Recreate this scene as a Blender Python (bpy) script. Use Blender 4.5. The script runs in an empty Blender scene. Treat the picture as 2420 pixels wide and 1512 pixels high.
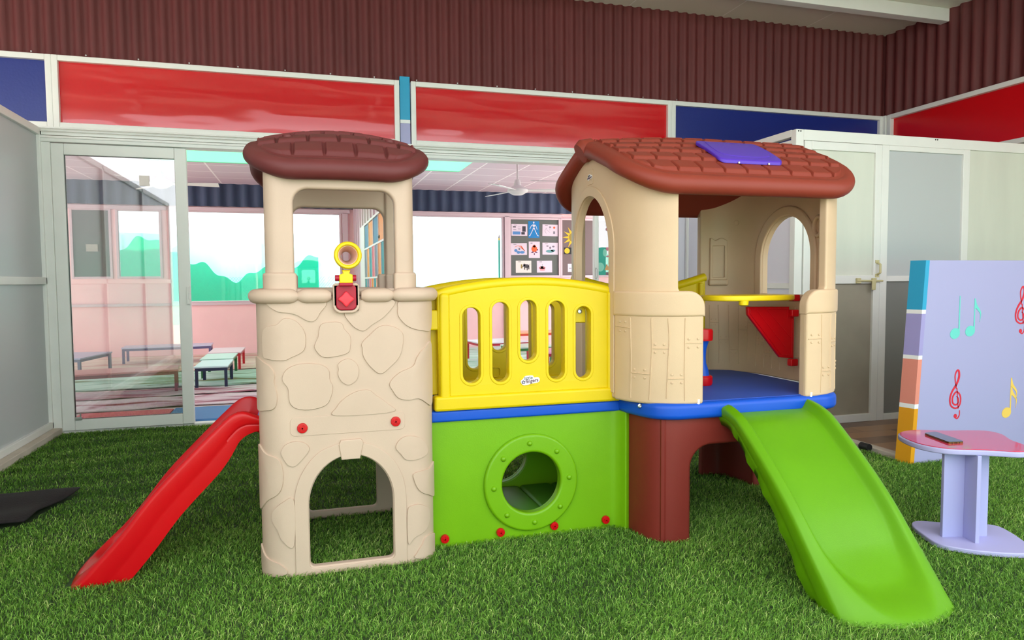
import bpy, bmesh, math, random
import numpy as np
from mathutils import Vector, Matrix
random.seed(7); RNG = np.random.default_rng(7)
SC = bpy.context.scene
COL = SC.collection
PI = math.pi

# ------------------------------------------------------------------ camera
cam = bpy.data.cameras.new('camera'); cam.sensor_fit = 'HORIZONTAL'; cam.sensor_width = 36.0
cam.lens = 1650.0 / 2420.0 * 36.0; cam.clip_start = 0.05; cam.clip_end = 200
camo = bpy.data.objects.new('camera', cam); COL.objects.link(camo)
R_ = Vector((0.9580, -0.2867, -0.0072)); F_ = Vector((0.2856, 0.9564, -0.0565)).normalized()
R_ = (R_ - F_ * R_.dot(F_)).normalized(); U_ = R_.cross(F_).normalized()
camo.matrix_world = Matrix(((R_.x, U_.x, -F_.x, 0), (R_.y, U_.y, -F_.y, 0), (R_.z, U_.z, -F_.z, 1.15), (0, 0, 0, 1)))
SC.camera = camo

# ------------------------------------------------------------------ light
W = bpy.data.worlds.new('sky'); SC.world = W; W.use_nodes = True
wn = W.node_tree; bg = wn.nodes['Background']
bg.inputs[0].default_value = (0.95, 0.975, 1.0, 1); bg.inputs[1].default_value = 2.1
sun = bpy.data.lights.new('sun', 'SUN'); sun.energy = 17.0; sun.angle = math.radians(1.0); sun.color = (1.0, 0.95, 0.86)
suno = bpy.data.objects.new('sun', sun); COL.objects.link(suno)
suno.rotation_euler = Vector((0.15, -0.62, -0.78)).to_track_quat('-Z', 'Y').to_euler()
SC.view_settings.view_transform = 'Standard'; SC.view_settings.look = 'None'
SC.view_settings.gamma = 1.0; SC.view_settings.use_curve_mapping = False
SC.view_settings.exposure = 0.78
try:
    SC.cycles.max_bounces = 10; SC.cycles.diffuse_bounces = 6; SC.cycles.transmission_bounces = 8
    SC.cycles.transparent_max_bounces = 16; SC.cycles.caustics_reflective = False; SC.cycles.caustics_refractive = False
    SC.cycles.sample_clamp_indirect = 6.0; SC.cycles.use_denoising = True
except Exception:
    pass

# ------------------------------------------------------------------ materials
def lin(c):
    return tuple(((v / 255.0) / 12.92 if v / 255.0 <= 0.04045 else ((v / 255.0 + 0.055) / 1.055) ** 2.4) for v in c)
def mat(name, col, rough=0.5, metal=0.0, bump=0.0, bscale=80.0, spec=0.5, coat=0.0, var=0.0, vscale=6.0, stretch=None, bdist=0.01):
    m = bpy.data.materials.new(name); m.use_nodes = True; nt = m.node_tree; N = nt.nodes; L = nt.links
    b = N['Principled BSDF']; c = lin(col)
    b.inputs['Base Color'].default_value = (*c, 1); b.inputs['Roughness'].default_value = rough
    b.inputs['Metallic'].default_value = metal; b.inputs['Specular IOR Level'].default_value = spec
    b.inputs['Coat Weight'].default_value = coat; b.inputs['Coat Roughness'].default_value = 0.08
    if bump or var:
        tc = N.new('ShaderNodeTexCoord'); mp = N.new('ShaderNodeMapping'); L.new(tc.outputs['Object'], mp.inputs[0])
        if stretch: mp.inputs['Scale'].default_value = stretch
    if bump:
        n = N.new('ShaderNodeTexNoise'); n.inputs['Scale'].default_value = bscale; n.inputs['Detail'].default_value = 3
        L.new(mp.outputs[0], n.inputs['Vector'])
        bp = N.new('ShaderNodeBump'); bp.inputs['Strength'].default_value = bump; bp.inputs['Distance'].default_value = bdist
        L.new(n.outputs['Fac'], bp.inputs['Height']); L.new(bp.outputs[0], b.inputs['Normal'])
    if var:
        n2 = N.new('ShaderNodeTexNoise'); n2.inputs['Scale'].default_value = vscale; n2.inputs['Detail'].default_value = 5
        L.new(mp.outputs[0], n2.inputs['Vector'])
        mr = N.new('ShaderNodeMapRange'); mr.inputs[1].default_value = 0.3; mr.inputs[2].default_value = 0.7
        mr.inputs[3].default_value = 1 - var; mr.inputs[4].default_value = 1 + var
        L.new(n2.outputs['Fac'], mr.inputs[0])
        mx = N.new('ShaderNodeVectorMath'); mx.operation = 'SCALE'; mx.inputs[0].default_value = c
        L.new(mr.outputs[0], mx.inputs['Scale']); L.new(mx.outputs[0], b.inputs['Base Color'])
    return m
def plastic(name, col, rough=0.42): return mat(name, col, rough, bump=0.12, bscale=220, var=0.035, vscale=5, bdist=0.002, spec=0.32)
M = {}
M['beige'] = plastic('tower_beige', (192, 167, 148), 0.5)
M['cream'] = plastic('house_cream', (200, 172, 140), 0.42)
M['roof1'] = plastic('tower_roof_brown', (98, 42, 42), 0.5)
M['roof2'] = plastic('house_roof_brown', (130, 50, 35), 0.5)
M['brown'] = plastic('base_brown', (116, 38, 30), 0.5)
M['yellow'] = plastic('yellow_plastic', (212, 184, 3), 0.38)
M['yellow2'] = plastic('shelf_yellow', (238, 206, 24), 0.35)
M['green'] = plastic('green_plastic', (108, 161, 12), 0.36)
M['green2'] = plastic('slide_green', (90, 147, 4), 0.42)
M['blue'] = plastic('blue_plastic', (10, 76, 184), 0.4)
M['deckblue'] = plastic('deck_blue', (46, 82, 172), 0.55)
M['red'] = plastic('red_plastic', (190, 8, 18), 0.3)
M['purple'] = plastic('purple_plastic', (78, 44, 170), 0.25)
M['darkred'] = plastic('dark_red_plastic', (160, 16, 44), 0.35)
M['steel'] = mat('steel', (190, 190, 190), 0.3, 1.0)
M['black'] = mat('black', (18, 18, 20), 0.6)
M['white'] = mat('white', (235, 235, 235), 0.5)
M['frame'] = mat('white_aluminium', (232, 232, 228), 0.4, bump=0.05, bscale=30, var=0.02)
M['pinkframe'] = mat('window_frame_pinkish', (214, 190, 200), 0.45)
M['clay'] = mat('corrugated_maroon', (98, 40, 40), 0.6, bump=0.15, bscale=60, var=0.12, vscale=3.5, stretch=(1, 1, 0.35))
M['navy'] = mat('corrugated_navy', (52, 66, 96), 0.6, bump=0.1, bscale=40, var=0.1, vscale=3)
M['redpanel'] = mat('glossy_red_panel', (206, 8, 24), 0.04, bump=0.32, bscale=0.75, coat=0.8, stretch=(0.42, 1, 2.0), bdist=0.06)
M['redpanel2'] = mat('red_panel_side', (206, 8, 20), 0.22, bump=0.1, bscale=2)
M['bluepanel'] = mat('blue_panel', (24, 44, 128), 0.3, bump=0.06, bscale=60)
M['cyan'] = mat('cyan_paint', (32, 158, 202), 0.45)
M['lilac'] = mat('lilac_paint', (166, 164, 206), 0.4)
M['lilac2'] = mat('lilac_paint_deep', (158, 150, 204), 0.4)
M['salmon'] = mat('salmon_paint', (224, 138, 120), 0.45)
M['mustard'] = mat('mustard_paint', (222, 152, 8), 0.45)
M['frost'] = mat('frosted_panel', (190, 194, 196), 0.35, bump=0.08, bscale=300, bdist=0.002)
M['frost2'] = mat('frosted_panel_olive', (214, 216, 204), 0.55, bump=0.1, bscale=200, bdist=0.002, var=0.05, vscale=2.5, stretch=(2, 2, 0.3))
M['frost3'] = mat('frosted_panel_lilac', (222, 220, 232), 0.4)
M['ceil'] = mat('insulated_roof_underside', (190, 184, 164), 0.5, bump=0.15, bscale=6, stretch=(12, 0.6, 1))
M['pink'] = mat('pink_wall', (250, 204, 208), 0.7, var=0.04, vscale=2)
M['concrete'] = mat('concrete', (168, 160, 148), 0.9, var=0.1, vscale=1.5)
M['kerb'] = mat('kerb_stone', (196, 186, 172), 0.85, var=0.08, vscale=8)
M['darkmat'] = mat('dark_brown_fabric', (24, 16, 18), 0.9, bump=0.4, bscale=120)
M['board'] = mat('board_grey', (104, 108, 106), 0.9, bump=0.1, bscale=200)
M['board2'] = mat('board_mauve', (120, 104, 106), 0.9, bump=0.1, bscale=200)
M['paper'] = mat('paper_pinkish_white', (226, 210, 226), 0.8)
M['paper2'] = mat('paper_cream', (236, 226, 222), 0.8)
def glassmat(name, tint=(0.9, 0.95, 0.95), refl=0.08):
    m = bpy.data.materials.new(name); m.use_nodes = True; nt = m.node_tree; N = nt.nodes; L = nt.links
    for n in list(N):
        if n.type != 'OUTPUT_MATERIAL': N.remove(n)
    out = [n for n in N if n.type == 'OUTPUT_MATERIAL'][0]
    t = N.new('ShaderNodeBsdfTransparent'); t.inputs[0].default_value = (*tint, 1)
    g = N.new('ShaderNodeBsdfGlossy'); g.inputs['Roughness'].default_value = 0.02
    fr = N.new('ShaderNodeFresnel'); fr.inputs[0].default_value = 1.5
    mr = N.new('ShaderNodeMapRange'); mr.inputs[1].default_value = 0; mr.inputs[2].default_value = 1; mr.inputs[3].default_value = refl; mr.inputs[4].default_value = 1
    mx = N.new('ShaderNodeMixShader')
    L.new(fr.outputs[0], mr.inputs[0]); L.new(mr.outputs[0], mx.inputs[0]); L.new(t.outputs[0], mx.inputs[1]); L.new(g.outputs[0], mx.inputs[2]); L.new(mx.outputs[0], out.inputs[0])
    return m
M['glass'] = glassmat('sliding_door_glass', (0.86, 0.88, 0.87), 0.16)
M['winglass'] = glassmat('window_glass', (0.96, 0.98, 0.98), 0.03)
def translucent(name, col, mixf=0.5, rough=0.6):
    m = mat(name, col, rough); nt = m.node_tree; N = nt.nodes; L = nt.links
    b = N['Principled BSDF']; out = [n for n in N if n.type == 'OUTPUT_MATERIAL'][0]
    t = N.new('ShaderNodeBsdfTranslucent'); t.inputs[0].default_value = (*lin(col), 1)
    mx = N.new('ShaderNodeMixShader'); mx.inputs[0].default_value = mixf
    L.new(b.outputs[0], mx.inputs[1]); L.new(t.outputs[0], mx.inputs[2]); L.new(mx.outputs[0], out.inputs[0])
    return m
M['net'] = translucent('turquoise_shade_net', (4, 200, 170), 0.65)
M['aqua_glare'] = translucent('pale_aqua_glare', (176, 222, 224), 0.5)  # near-white aqua carries the overexposed glare above the net
M['mint_sheet'] = translucent('mint_roof_sheet', (150, 214, 180), 0.6)
# class ceiling: tiles in a grid
def gridmat(name, c1, c2, sx, sy, mort, rough=0.6, colb=None, off=0.0, axes=(0, 1)):
    m = mat(name, c1, rough); nt = m.node_tree; N = nt.nodes; L = nt.links; b = N['Principled BSDF']
    tc = N.new('ShaderNodeTexCoord'); br = N.new('ShaderNodeTexBrick')
    br.offset = off; br.inputs['Color1'].default_value = (*lin(c1), 1); br.inputs['Color2'].default_value = (*lin(colb or c1), 1)
    br.inputs['Mortar'].default_value = (*lin(c2), 1); br.inputs['Scale'].default_value = 1.0; br.inputs['Mortar Size'].default_value = mort
    br.inputs['Brick Width'].default_value = sx; br.inputs['Row Height'].default_value = sy; br.inputs['Mortar Smooth'].default_value = 0.1
    if axes == (0, 1): L.new(tc.outputs['Object'], br.inputs['Vector'])
    else:
        s = N.new('ShaderNodeSeparateXYZ'); c = N.new('ShaderNodeCombineXYZ'); L.new(tc.outputs['Object'], s.inputs[0])
        L.new(s.outputs[axes[0]], c.inputs[0]); L.new(s.outputs[axes[1]], c.inputs[1]); L.new(c.outputs[0], br.inputs['Vector'])
    L.new(br.outputs['Color'], b.inputs['Base Color'])
    return m
M['classceil'] = gridmat('class_ceiling_tiles', (208, 188, 204), (244, 236, 242), 0.6, 0.6, 0.012, 0.7)
M['tiles'] = gridmat('wood_look_tiles', (186, 142, 104), (110, 88, 70), 0.60, 0.16, 0.003, 0.35, (110, 84, 70), 0.4)
M['courtceil'] = gridmat('roof_panel_underside', (226, 226, 212), (250, 250, 244), 1.0, 40.0, 0.006, 0.45, (220, 220, 206))

# ------------------------------------------------------------------ mesh helpers
class MB:
    def __init__(s): s.v = []; s.f = []
    def add(s, v, f):
        o = len(s.v); s.v += [tuple(map(float, p)) for p in v]; s.f += [tuple(i + o for i in q) for q in f]; return s
    def box(s, x0, x1, y0, y1, z0, z1, rot=None):
        v = [(x, y, z) for z in (z0, z1) for y in (y0, y1) for x in (x0, x1)]
        if rot: v = [tuple(rot @ Vector(p)) for p in v]
        return s.add(v, [(0, 2, 3, 1), (4, 5, 7, 6), (0, 1, 5, 4), (2, 6, 7, 3), (0, 4, 6, 2), (1, 3, 7, 5)])
    def mesh(s, name='m'):
        m = bpy.data.meshes.new(name); m.from_pydata(s.v, [], s.f); m.update(); return m
def parent_to(o, parent, local=False):
    o.parent = parent
    if not local:
        w = Vector((0, 0, 0)); p = parent
        while p: w += p.location; p = p.parent if p.get('_lc') else None
        o.matrix_parent_inverse = Matrix.Translation(-parent.location) if parent.type == 'EMPTY' else Matrix.Identity(4)
def obj(name, me, material=None, parent=None, bev=0.0, seg=2, smooth=True, ang=35, local=False, label=None):
    if isinstance(me, MB): me = me.mesh(name)
    o = bpy.data.objects.new(name, me); COL.objects.link(o)
    if material: 
        me.materials.clear(); me.materials.append(M[material] if isinstance(material, str) else material)
    if bev:
        b = o.modifiers.new('bevel', 'BEVEL'); b.width = bev; b.segments = seg; b.limit_method = 'ANGLE'; b.angle_limit = math.radians(40)
        b.harden_normals = False
    if smooth:
        me.shade_smooth()
        if not bev: me.set_sharp_from_angle(angle=math.radians(ang))
        wn_ = o.modifiers.new('wn', 'WEIGHTED_NORMAL'); wn_.keep_sharp = True
    if parent: parent_to(o, parent, local)
    if label: o['label'] = label
    return o
def thing(name, label, cat, loc=(0, 0, 0), group=None):
    o = bpy.data.objects.new(name, None); COL.objects.link(o); o.location = loc; o.empty_display_size = 0.1
    o['label'] = label; o['category'] = cat
    if group: o['group'] = group
    return o
def tag(o, label, cat, group=None):
    o['label'] = label; o['category'] = cat
    if group: o['group'] = group
    return o
def struct(name, me, material, **k):
    o = obj(name, me, material, **k); o['kind'] = 'structure'; return o
def dup(root, loc, label, rotz=None):
    r = root.copy(); COL.objects.link(r); r.location = loc; r['label'] = label
    if rotz is not None: r.rotation_euler = (0, 0, rotz)
    for ch in list(root.children):
        c = ch.copy(); COL.objects.link(c); c.parent = r
        for g in list(ch.children):
            d = g.copy(); COL.objects.link(d); d.parent = c
    return r
def catmull(P, n=8, closed=True):
    out = []; N = len(P)
    for i in range(N if closed else N - 1):
        p = [np.array(P[(i + k) % N] if closed else P[min(max(i + k, 0), N - 1)], float) for k in (-1, 0, 1, 2)]
        for j in range(n):
            t = j / n
            out.append(tuple(0.5 * (2 * p[1] + (p[2] - p[0]) * t + (2 * p[0] - 5 * p[1] + 4 * p[2] - p[3]) * t * t + (3 * p[1] - p[0] - 3 * p[2] + p[3]) * t ** 3)))
    if not closed: out.append(tuple(map(float, P[-1])))
    return out
def rrect(x0, x1, z0, z1, r, n=8):
    if not isinstance(r, (tuple, list)): r = (r,) * 4       # bl, br, tr, tl
    out = []
    for (cx, cz, a0, rr) in ((x0, z0, PI, r[0]), (x1, z0, 1.5 * PI, r[1]), (x1, z1, 0, r[2]), (x0, z1, 0.5 * PI, r[3])):
        sx = 1 if cx == x0 else -1; sz = 1 if cz == z0 else -1
        for k in range(n + 1):
            a = a0 + k / n * PI / 2
            out.append((cx + sx * rr + rr * math.cos(a), cz + sz * rr + rr * math.sin(a)))
            if rr == 0: break
    return out
def circle(cx, cz, r, n=48): return [(cx + r * math.cos(2 * PI * k / n), cz + r * math.sin(2 * PI * k / n)) for k in range(n)]
def arch(x0, x1, z0, z1, rb=0.0, n=24, pr=None):
    """door-like outline with a half-ellipse head whose crown is at z1"""
    h = pr if pr else (x1 - x0) / 2; cx = (x0 + x1) / 2; w = (x1 - x0) / 2; out = []
    if rb:
        for k in range(7): a = PI + k / 6 * PI / 2; out.append((x0 + rb + rb * math.cos(a), z0 + rb + rb * math.sin(a)))
        for k in range(7): a = 1.5 * PI + k / 6 * PI / 2; out.append((x1 - rb + rb * math.cos(a), z0 + rb + rb * math.sin(a)))
    else: out += [(x0, z0), (x1, z0)]
    for k in range(n + 1): a = k / n * PI; out.append((cx + w * math.cos(a), z1 - h + h * math.sin(a)))
    return out
def panel(outline, holes=(), th=0.03, bev=0.006, mapf=None, cuts=None, cutsz=None, res=2):
    """a slab cut from a 2D outline (s, z) with holes and rounded edges; mapf(s, z, t) places it, t outward"""
    cu = bpy.data.curves.new('c', 'CURVE'); cu.dimensions = '2D'; cu.fill_mode = 'BOTH'
    cu.extrude = max(th / 2 - bev, 0.0); cu.bevel_depth = bev; cu.bevel_resolution = res; cu.offset = -bev
    for pl in [outline] + list(holes):
        sp = cu.splines.new('POLY'); sp.points.add(len(pl) - 1); sp.use_cyclic_u = True
        for p, q in zip(sp.points, pl): p.co = (q[0], q[1], 0, 1)
    o = bpy.data.objects.new('tmp', cu); COL.objects.link(o)
    bpy.context.view_layer.update()
    dg = bpy.context.evaluated_depsgraph_get()
    me = bpy.data.meshes.new_from_object(o.evaluated_get(dg), depsgraph=dg)
    bpy.data.objects.remove(o); bpy.data.curves.remove(cu)
    bm = bmesh.new(); bm.from_mesh(me); bpy.data.meshes.remove(me)
    bmesh.ops.remove_doubles(bm, verts=bm.verts, dist=1e-5)
    for s in (cuts if cuts is not None else ()):
        bmesh.ops.bisect_plane(bm, geom=bm.verts[:] + bm.edges[:] + bm.faces[:], plane_co=(s, 0, 0), plane_no=(1, 0, 0))
    for s in (cutsz if cutsz is not None else ()):
        bmesh.ops.bisect_plane(bm, geom=bm.verts[:] + bm.edges[:] + bm.faces[:], plane_co=(0, s, 0), plane_no=(0, 1, 0))
    for v in bm.verts:
        s, z, t = v.co
        v.co = mapf(s, z, t) if mapf else (s, t, z)
    bmesh.ops.recalc_face_normals(bm, faces=bm.faces)
    me = bpy.data.meshes.new('panel'); bm.to_mesh(me); bm.free(); return me
def join(*ms):
    bm = bmesh.new()
    for m in ms:
        if isinstance(m, MB): m = m.mesh()
        bm.from_mesh(m); bpy.data.meshes.remove(m)
    me = bpy.data.meshes.new('j'); bm.to_mesh(me); bm.free(); return me
def yplane(y, flip=False): return (lambda s, z, t: (s, y - t, z))
class Path:
    """a plan polyline (smoothed) with arc length; pos(s, t) is the point t outside it (right-hand normal of travel)"""
    def __init__(s, pts, smooth=8):
        P = np.array(catmull(pts, smooth, False) if smooth else pts, float); s.P = P
        d = np.linalg.norm(np.diff(P, axis=0), axis=1); s.S = np.concatenate([[0], np.cumsum(d)]); s.L = s.S[-1]
        T = np.gradient(P, axis=0); T /= np.linalg.norm(T, axis=1)[:, None]; s.T = T
    def at(s, u, t=0.0):
        x = np.interp(u, s.S, s.P[:, 0]); y = np.interp(u, s.S, s.P[:, 1])
        tx = np.interp(u, s.S, s.T[:, 0]); ty = np.interp(u, s.S, s.T[:, 1]); l = math.hypot(tx, ty)
        ex = u - min(max(u, 0), s.L)
        return x + t * ty / l + ex * tx / l, y - t * tx / l + ex * ty / l
    def map(s): return lambda u, z, t: (*s.at(u, t), z)
def tube(P, r, n=14, closed=False, cap=True):
    P = [np.array(p, float) for p in P]; K = len(P); rr = r if isinstance(r, (list, tuple)) else [r] * K
    mb = MB(); V = []; F = []; up = None
    for i in range(K):
        a = P[(i - 1) % K] if (closed or i > 0) else P[i]; b = P[(i + 1) % K] if (closed or i < K - 1) else P[i]
        t = b - a; t /= np.linalg.norm(t)
        if up is None: up = np.array([0, 0, 1.0]) if abs(t[2]) < 0.9 else np.array([1.0, 0, 0])
        u = up - t * up.dot(t); u /= np.linalg.norm(u); w = np.cross(t, u); up = u
        for k in range(n):
            a_ = 2 * PI * k / n; V.append(P[i] + rr[i] * (math.cos(a_) * u + math.sin(a_) * w))
    for i in range(K if closed else K - 1):
        for k in range(n):
            F.append((i * n + k, i * n + (k + 1) % n, ((i + 1) % K) * n + (k + 1) % n, ((i + 1) % K) * n + k))
    if cap and not closed: F.append(tuple(range(n))[::-1]); F.append(tuple((K - 1) * n + k for k in range(n)))
    return mb.add(V, F)
def lathe(prof, c=(0, 0, 0), axis='z', n=28, closed=False):
    """prof: (radius, height) pairs"""
    V = []; F = []; K = len(prof)
    for (r, h) in prof:
        for k in range(n):
            a = 2 * PI * k / n; p = (r * math.cos(a), r * math.sin(a), h)
            if axis == 'y': p = (p[0], p[2], p[1])
            if axis == 'x': p = (p[2], p[0], p[1])
            V.append((p[0] + c[0], p[1] + c[1], p[2] + c[2]))
    for i in range(K if closed else K - 1):
        for k in range(n):
            j = (i + 1) % K
            q = (i * n + k, i * n + (k + 1) % n, j * n + (k + 1) % n, j * n + k)
            F.append(q if axis != 'y' else q[::-1])
    if not closed:
        if prof[0][0] > 1e-4: F.append(tuple(range(n))[::-1] if axis != 'y' else tuple(range(n)))
        if prof[-1][0] > 1e-4:
            t = tuple((K - 1) * n + k for k in range(n)); F.append(t if axis != 'y' else t[::-1])
    mb = MB(); mb.add(V, F)
    return mb
def blob(poly, mapf, h=0.0028, base=-0.001, edge=0.93):
    """raised patch with a soft rim following the surface given by mapf(s, z, t)"""
    P = np.array(catmull(poly, 6)); c = P.mean(0); mb = MB(); V = []; F = []; n = len(P)
    rings = [(1.0, base), (0.985, h * 0.75), (edge + 0.02, h), (0.7, h * 1.05), (0.4, h * 1.1), (0.15, h * 1.1)]
    for k, (q, t) in enumerate(rings):
        for p in P: s = c + (p - c) * q; V.append(mapf(s[0], s[1], t))
    for k in range(len(rings) - 1):
        for i in range(n): F.append((k * n + i, k * n + (i + 1) % n, (k + 1) * n + (i + 1) % n, (k + 1) * n + i))
    V.append(mapf(c[0], c[1], h * 1.1)); m = len(V) - 1
    for i in range(n): F.append(((len(rings) - 1) * n + i, (len(rings) - 1) * n + (i + 1) % n, m))
    return mb.add(V, F)
def groove(line, mapf, w=0.0022, h=0.0012):
    """fine raised bead along a polyline on a surface"""
    P = np.array(line, float); V = []; F = []; n = len(P)
    for i in range(n):
        a = P[max(i - 1, 0)]; b = P[min(i + 1, n - 1)]; t = (b - a) / (np.linalg.norm(b - a) + 1e-9); nn = np.array([-t[1], t[0]])
        for q, hh in ((-1, -0.0005), (-0.5, h), (0.5, h), (1, -0.0005)): s = P[i] + nn * w * q; V.append(mapf(s[0], s[1], hh))
    for i in range(n - 1):
        for k in range(3): F.append((i * 4 + k, i * 4 + k + 1, i * 4 + 5 + k, i * 4 + 4 + k))
    mb = MB(); return mb.add(V, F)
def textmesh(s, size, mapf, bold=0.0):
    cu = bpy.data.curves.new('t', 'FONT'); cu.body = s; cu.size = size; cu.offset = bold; cu.extrude = 0.0002
    o = bpy.data.objects.new('tmp', cu); COL.objects.link(o); bpy.context.view_layer.update()
    dg = bpy.context.evaluated_depsgraph_get(); me = bpy.data.meshes.new_from_object(o.evaluated_get(dg), depsgraph=dg)
    bpy.data.objects.remove(o); bpy.data.curves.remove(cu)
    for v in me.vertices: v.co = mapf(v.co.x, v.co.y, v.co.z)
    return me
def frame_rect(a0, a1, z0, z1, w, d0, d1, axis='x'):
    """rectangular frame of bar width w between depth d0 and d1"""
    mb = MB()
    for (p0, p1, q0, q1) in ((a0, a0 + w, z0, z1), (a1 - w, a1, z0, z1), (a0 + w, a1 - w, z0, z0 + w), (a0 + w, a1 - w, z1 - w, z1)):
        if axis == 'x': mb.box(p0, p1, d0, d1, q0, q1)
        else: mb.box(d0, d1, p0, p1, q0, q1)
    return mb
def wave_sheet(a0, a1, z0, z1, d, amp, per, axis='x', sub=8, tri=0.55):
    n = int((a1 - a0) / per * sub); V = []; F = []
    for i in range(n + 1):
        a = a0 + (a1 - a0) * i / n; w = math.sin(2 * PI * a / per); w = math.copysign(abs(w) ** tri, w) * amp
        for z in (z0, z1): V.append((a, d + w, z) if axis == 'x' else (d + w, a, z))
        for z in (z0, z1): V.append((a, d + w + 0.004, z) if axis == 'x' else (d + w + 0.004, a, z))
    for i in range(n):
        b = i * 4; F += [(b, b + 4, b + 5, b + 1), (b + 2, b + 3, b + 7, b + 6), (b, b + 2, b + 6, b + 4), (b + 1, b + 5, b + 7, b + 3)]
    mb = MB(); return mb.add(V, F)

# ================================================================== SETTING
# ---- floors
struct('floor', MB().box(-16, 16, -12, 20, -0.12, -0.02), 'concrete', smooth=False)
struct('floor_2', MB().box(3.66, 5.98, 3.42, 6.12, -0.02, 0.012), 'tiles', smooth=False)
k = MB().box(3.585, 3.655, 3.47, 4.46, -0.02, 0.03)
struct('trim_1', k, 'kerb', bev=0.006)
M['classfloor'] = mat('class_floor_pale', (226, 214, 210), 0.5, var=0.08, vscale=1.2)
struct('floor_3', MB().box(-5, 5.6, 6.12, 12.1, -0.02, 0.0), 'classfloor', smooth=False)

# ---- courtyard roof and its beams
c = struct('ceiling', MB().box(-7, 6.2, 0.6, 6.3, 3.72, 3.80), 'courtceil', smooth=False)
for y in (5.40, 4.2, 3.0, 1.8, 0.65):
    obj('beam', MB().box(-7, 6.0, y - 0.05, y + 0.05, 3.60, 3.72), 'frame', c, bev=0.004, label='white roof beam')
for x in (-5.5, -2.2, 1.1):
    obj('purlin', MB().box(x - 0.03, x + 0.03, 0.6, 6.1, 3.66, 3.715), 'frame', c, bev=0.003)

# ---- back wall: corrugated sheet above a band of coloured panels
wb = struct('wall_back', wave_sheet(-7, 6.08, 2.835, 3.74, 6.13, 0.013, 0.098), 'clay', ang=80)
fm = MB()
for (x0, x1) in ((-7.0, -1.765), (-1.765, 0.825), (0.925, 3.43), (3.43, 5.94)):
    fm.add(*(lambda q: (q.v, q.f))(frame_rect(x0, x1, 2.32, 2.86, 0.042, 6.07, 6.15)))
obj('panel_frame', fm, 'frame', wb, bev=0.004)
obj('coloured_panel', MB().box(-6.96, -1.80, 6.105, 6.125, 2.36, 2.82), 'bluepanel', wb, smooth=False, label='blue panel at the left end')
obj('coloured_panel', MB().box(-1.725, 0.785, 6.105, 6.125, 2.36, 2.82), 'redpanel', wb, smooth=False, label='long glossy red panel left of the blue and lilac strip')
obj('coloured_panel', MB().box(0.965, 3.39, 6.105, 6.125, 2.36, 2.82), 'redpanel', wb, smooth=False, label='long glossy red panel right of the blue and lilac strip')
obj('coloured_panel', MB().box(3.47, 5.90, 6.105, 6.125, 2.36, 2.82), 'bluepanel', wb, smooth=False, label='dark blue panel beside the corner')
obj('painted_strip', MB().box(0.832, 0.918, 6.09, 6.12, 2.535, 2.90), 'cyan', wb, bev=0.003, label='bright blue strip')
obj('painted_strip', MB().box(0.832, 0.918, 6.09, 6.12, 2.505, 2.535), 'white', wb, bev=0.002, label='white strip')
obj('painted_strip', MB().box(0.832, 0.918, 6.09, 6.12, 2.32, 2.505), 'lilac', wb, bev=0.003, label='lilac strip')
rv = MB()
for i in range(22):
    x = -1.9 + i * 0.36; rv.add(*(lambda q: (q.v, q.f))(lathe([(0.006, 0), (0.006, 0.004), (0.002, 0.006)], (x, 6.105, 2.88), 'y', 8)))
obj('rivets', rv, 'steel', wb)
# header with tracks over the opening
hd = MB().box(-7, 2.90, 6.06, 6.16, 2.262, 2.325).box(-7, 2.90, 6.04, 6.17, 2.21, 2.255)
for z in (2.235, 2.285, 2.305): hd.box(-7, 2.90, 6.033, 6.042, z, z + 0.006)
struct('trim_2', hd, 'frame', bev=0.003)
struct('trim_3', MB().box(-0.86, 2.60, 6.05, 6.12, -0.01, 0.022).box(-1.80, 2.6, 6.08, 6.17, -0.01, 0.016), 'frame', bev=0.003)
# left jamb and wall beyond it
struct('trim_4', MB().box(-1.875, -1.79, 6.05, 6.16, 0, 2.21), 'frame', bev=0.004)
struct('wall_back_left', MB().box(-7, -1.875, 6.07, 6.15, 0, 2.25), 'frost', smooth=False)
# ---- sliding glass door, closed leaf
d1 = struct('door_1', frame_rect(-1.79, -0.86, 0.02, 2.205, 0.085, 6.06, 6.11), 'frame', bev=0.006)
obj('glass', MB().box(-1.71, -0.94, 6.082, 6.088, 0.10, 2.125), 'glass', d1, smooth=False)
gk = frame_rect(-1.712, -0.938, 0.098, 2.127, 0.008, 6.075, 6.095)
obj('gasket', gk, 'black', d1)
obj('door_latch', MB().box(-0.885, -0.865, 6.035, 6.065, 0.98, 1.12).box(-0.872, -0.855, 6.03, 6.06, 1.02, 1.07), 'frame', d1, bev=0.003)
obj('tape_label', MB().box(-1.20, -1.13, 6.076, 6.079, 1.905, 1.985), 'paper2', d1, smooth=False, label='small pale tape label')
obj('tape_label', MB().box(-1.585, -1.505, 6.076, 6.079, 1.395, 1.45), 'paper2', d1, smooth=False, label='small pale tape label')
obj('corner_lock', MB().box(-1.70, -1.655, 6.05, 6.066, 0.10, 0.125).box(-1.668, -1.66, 6.05, 6.062, 0.125, 0.15), 'steel', d1, bev=0.002)
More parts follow.
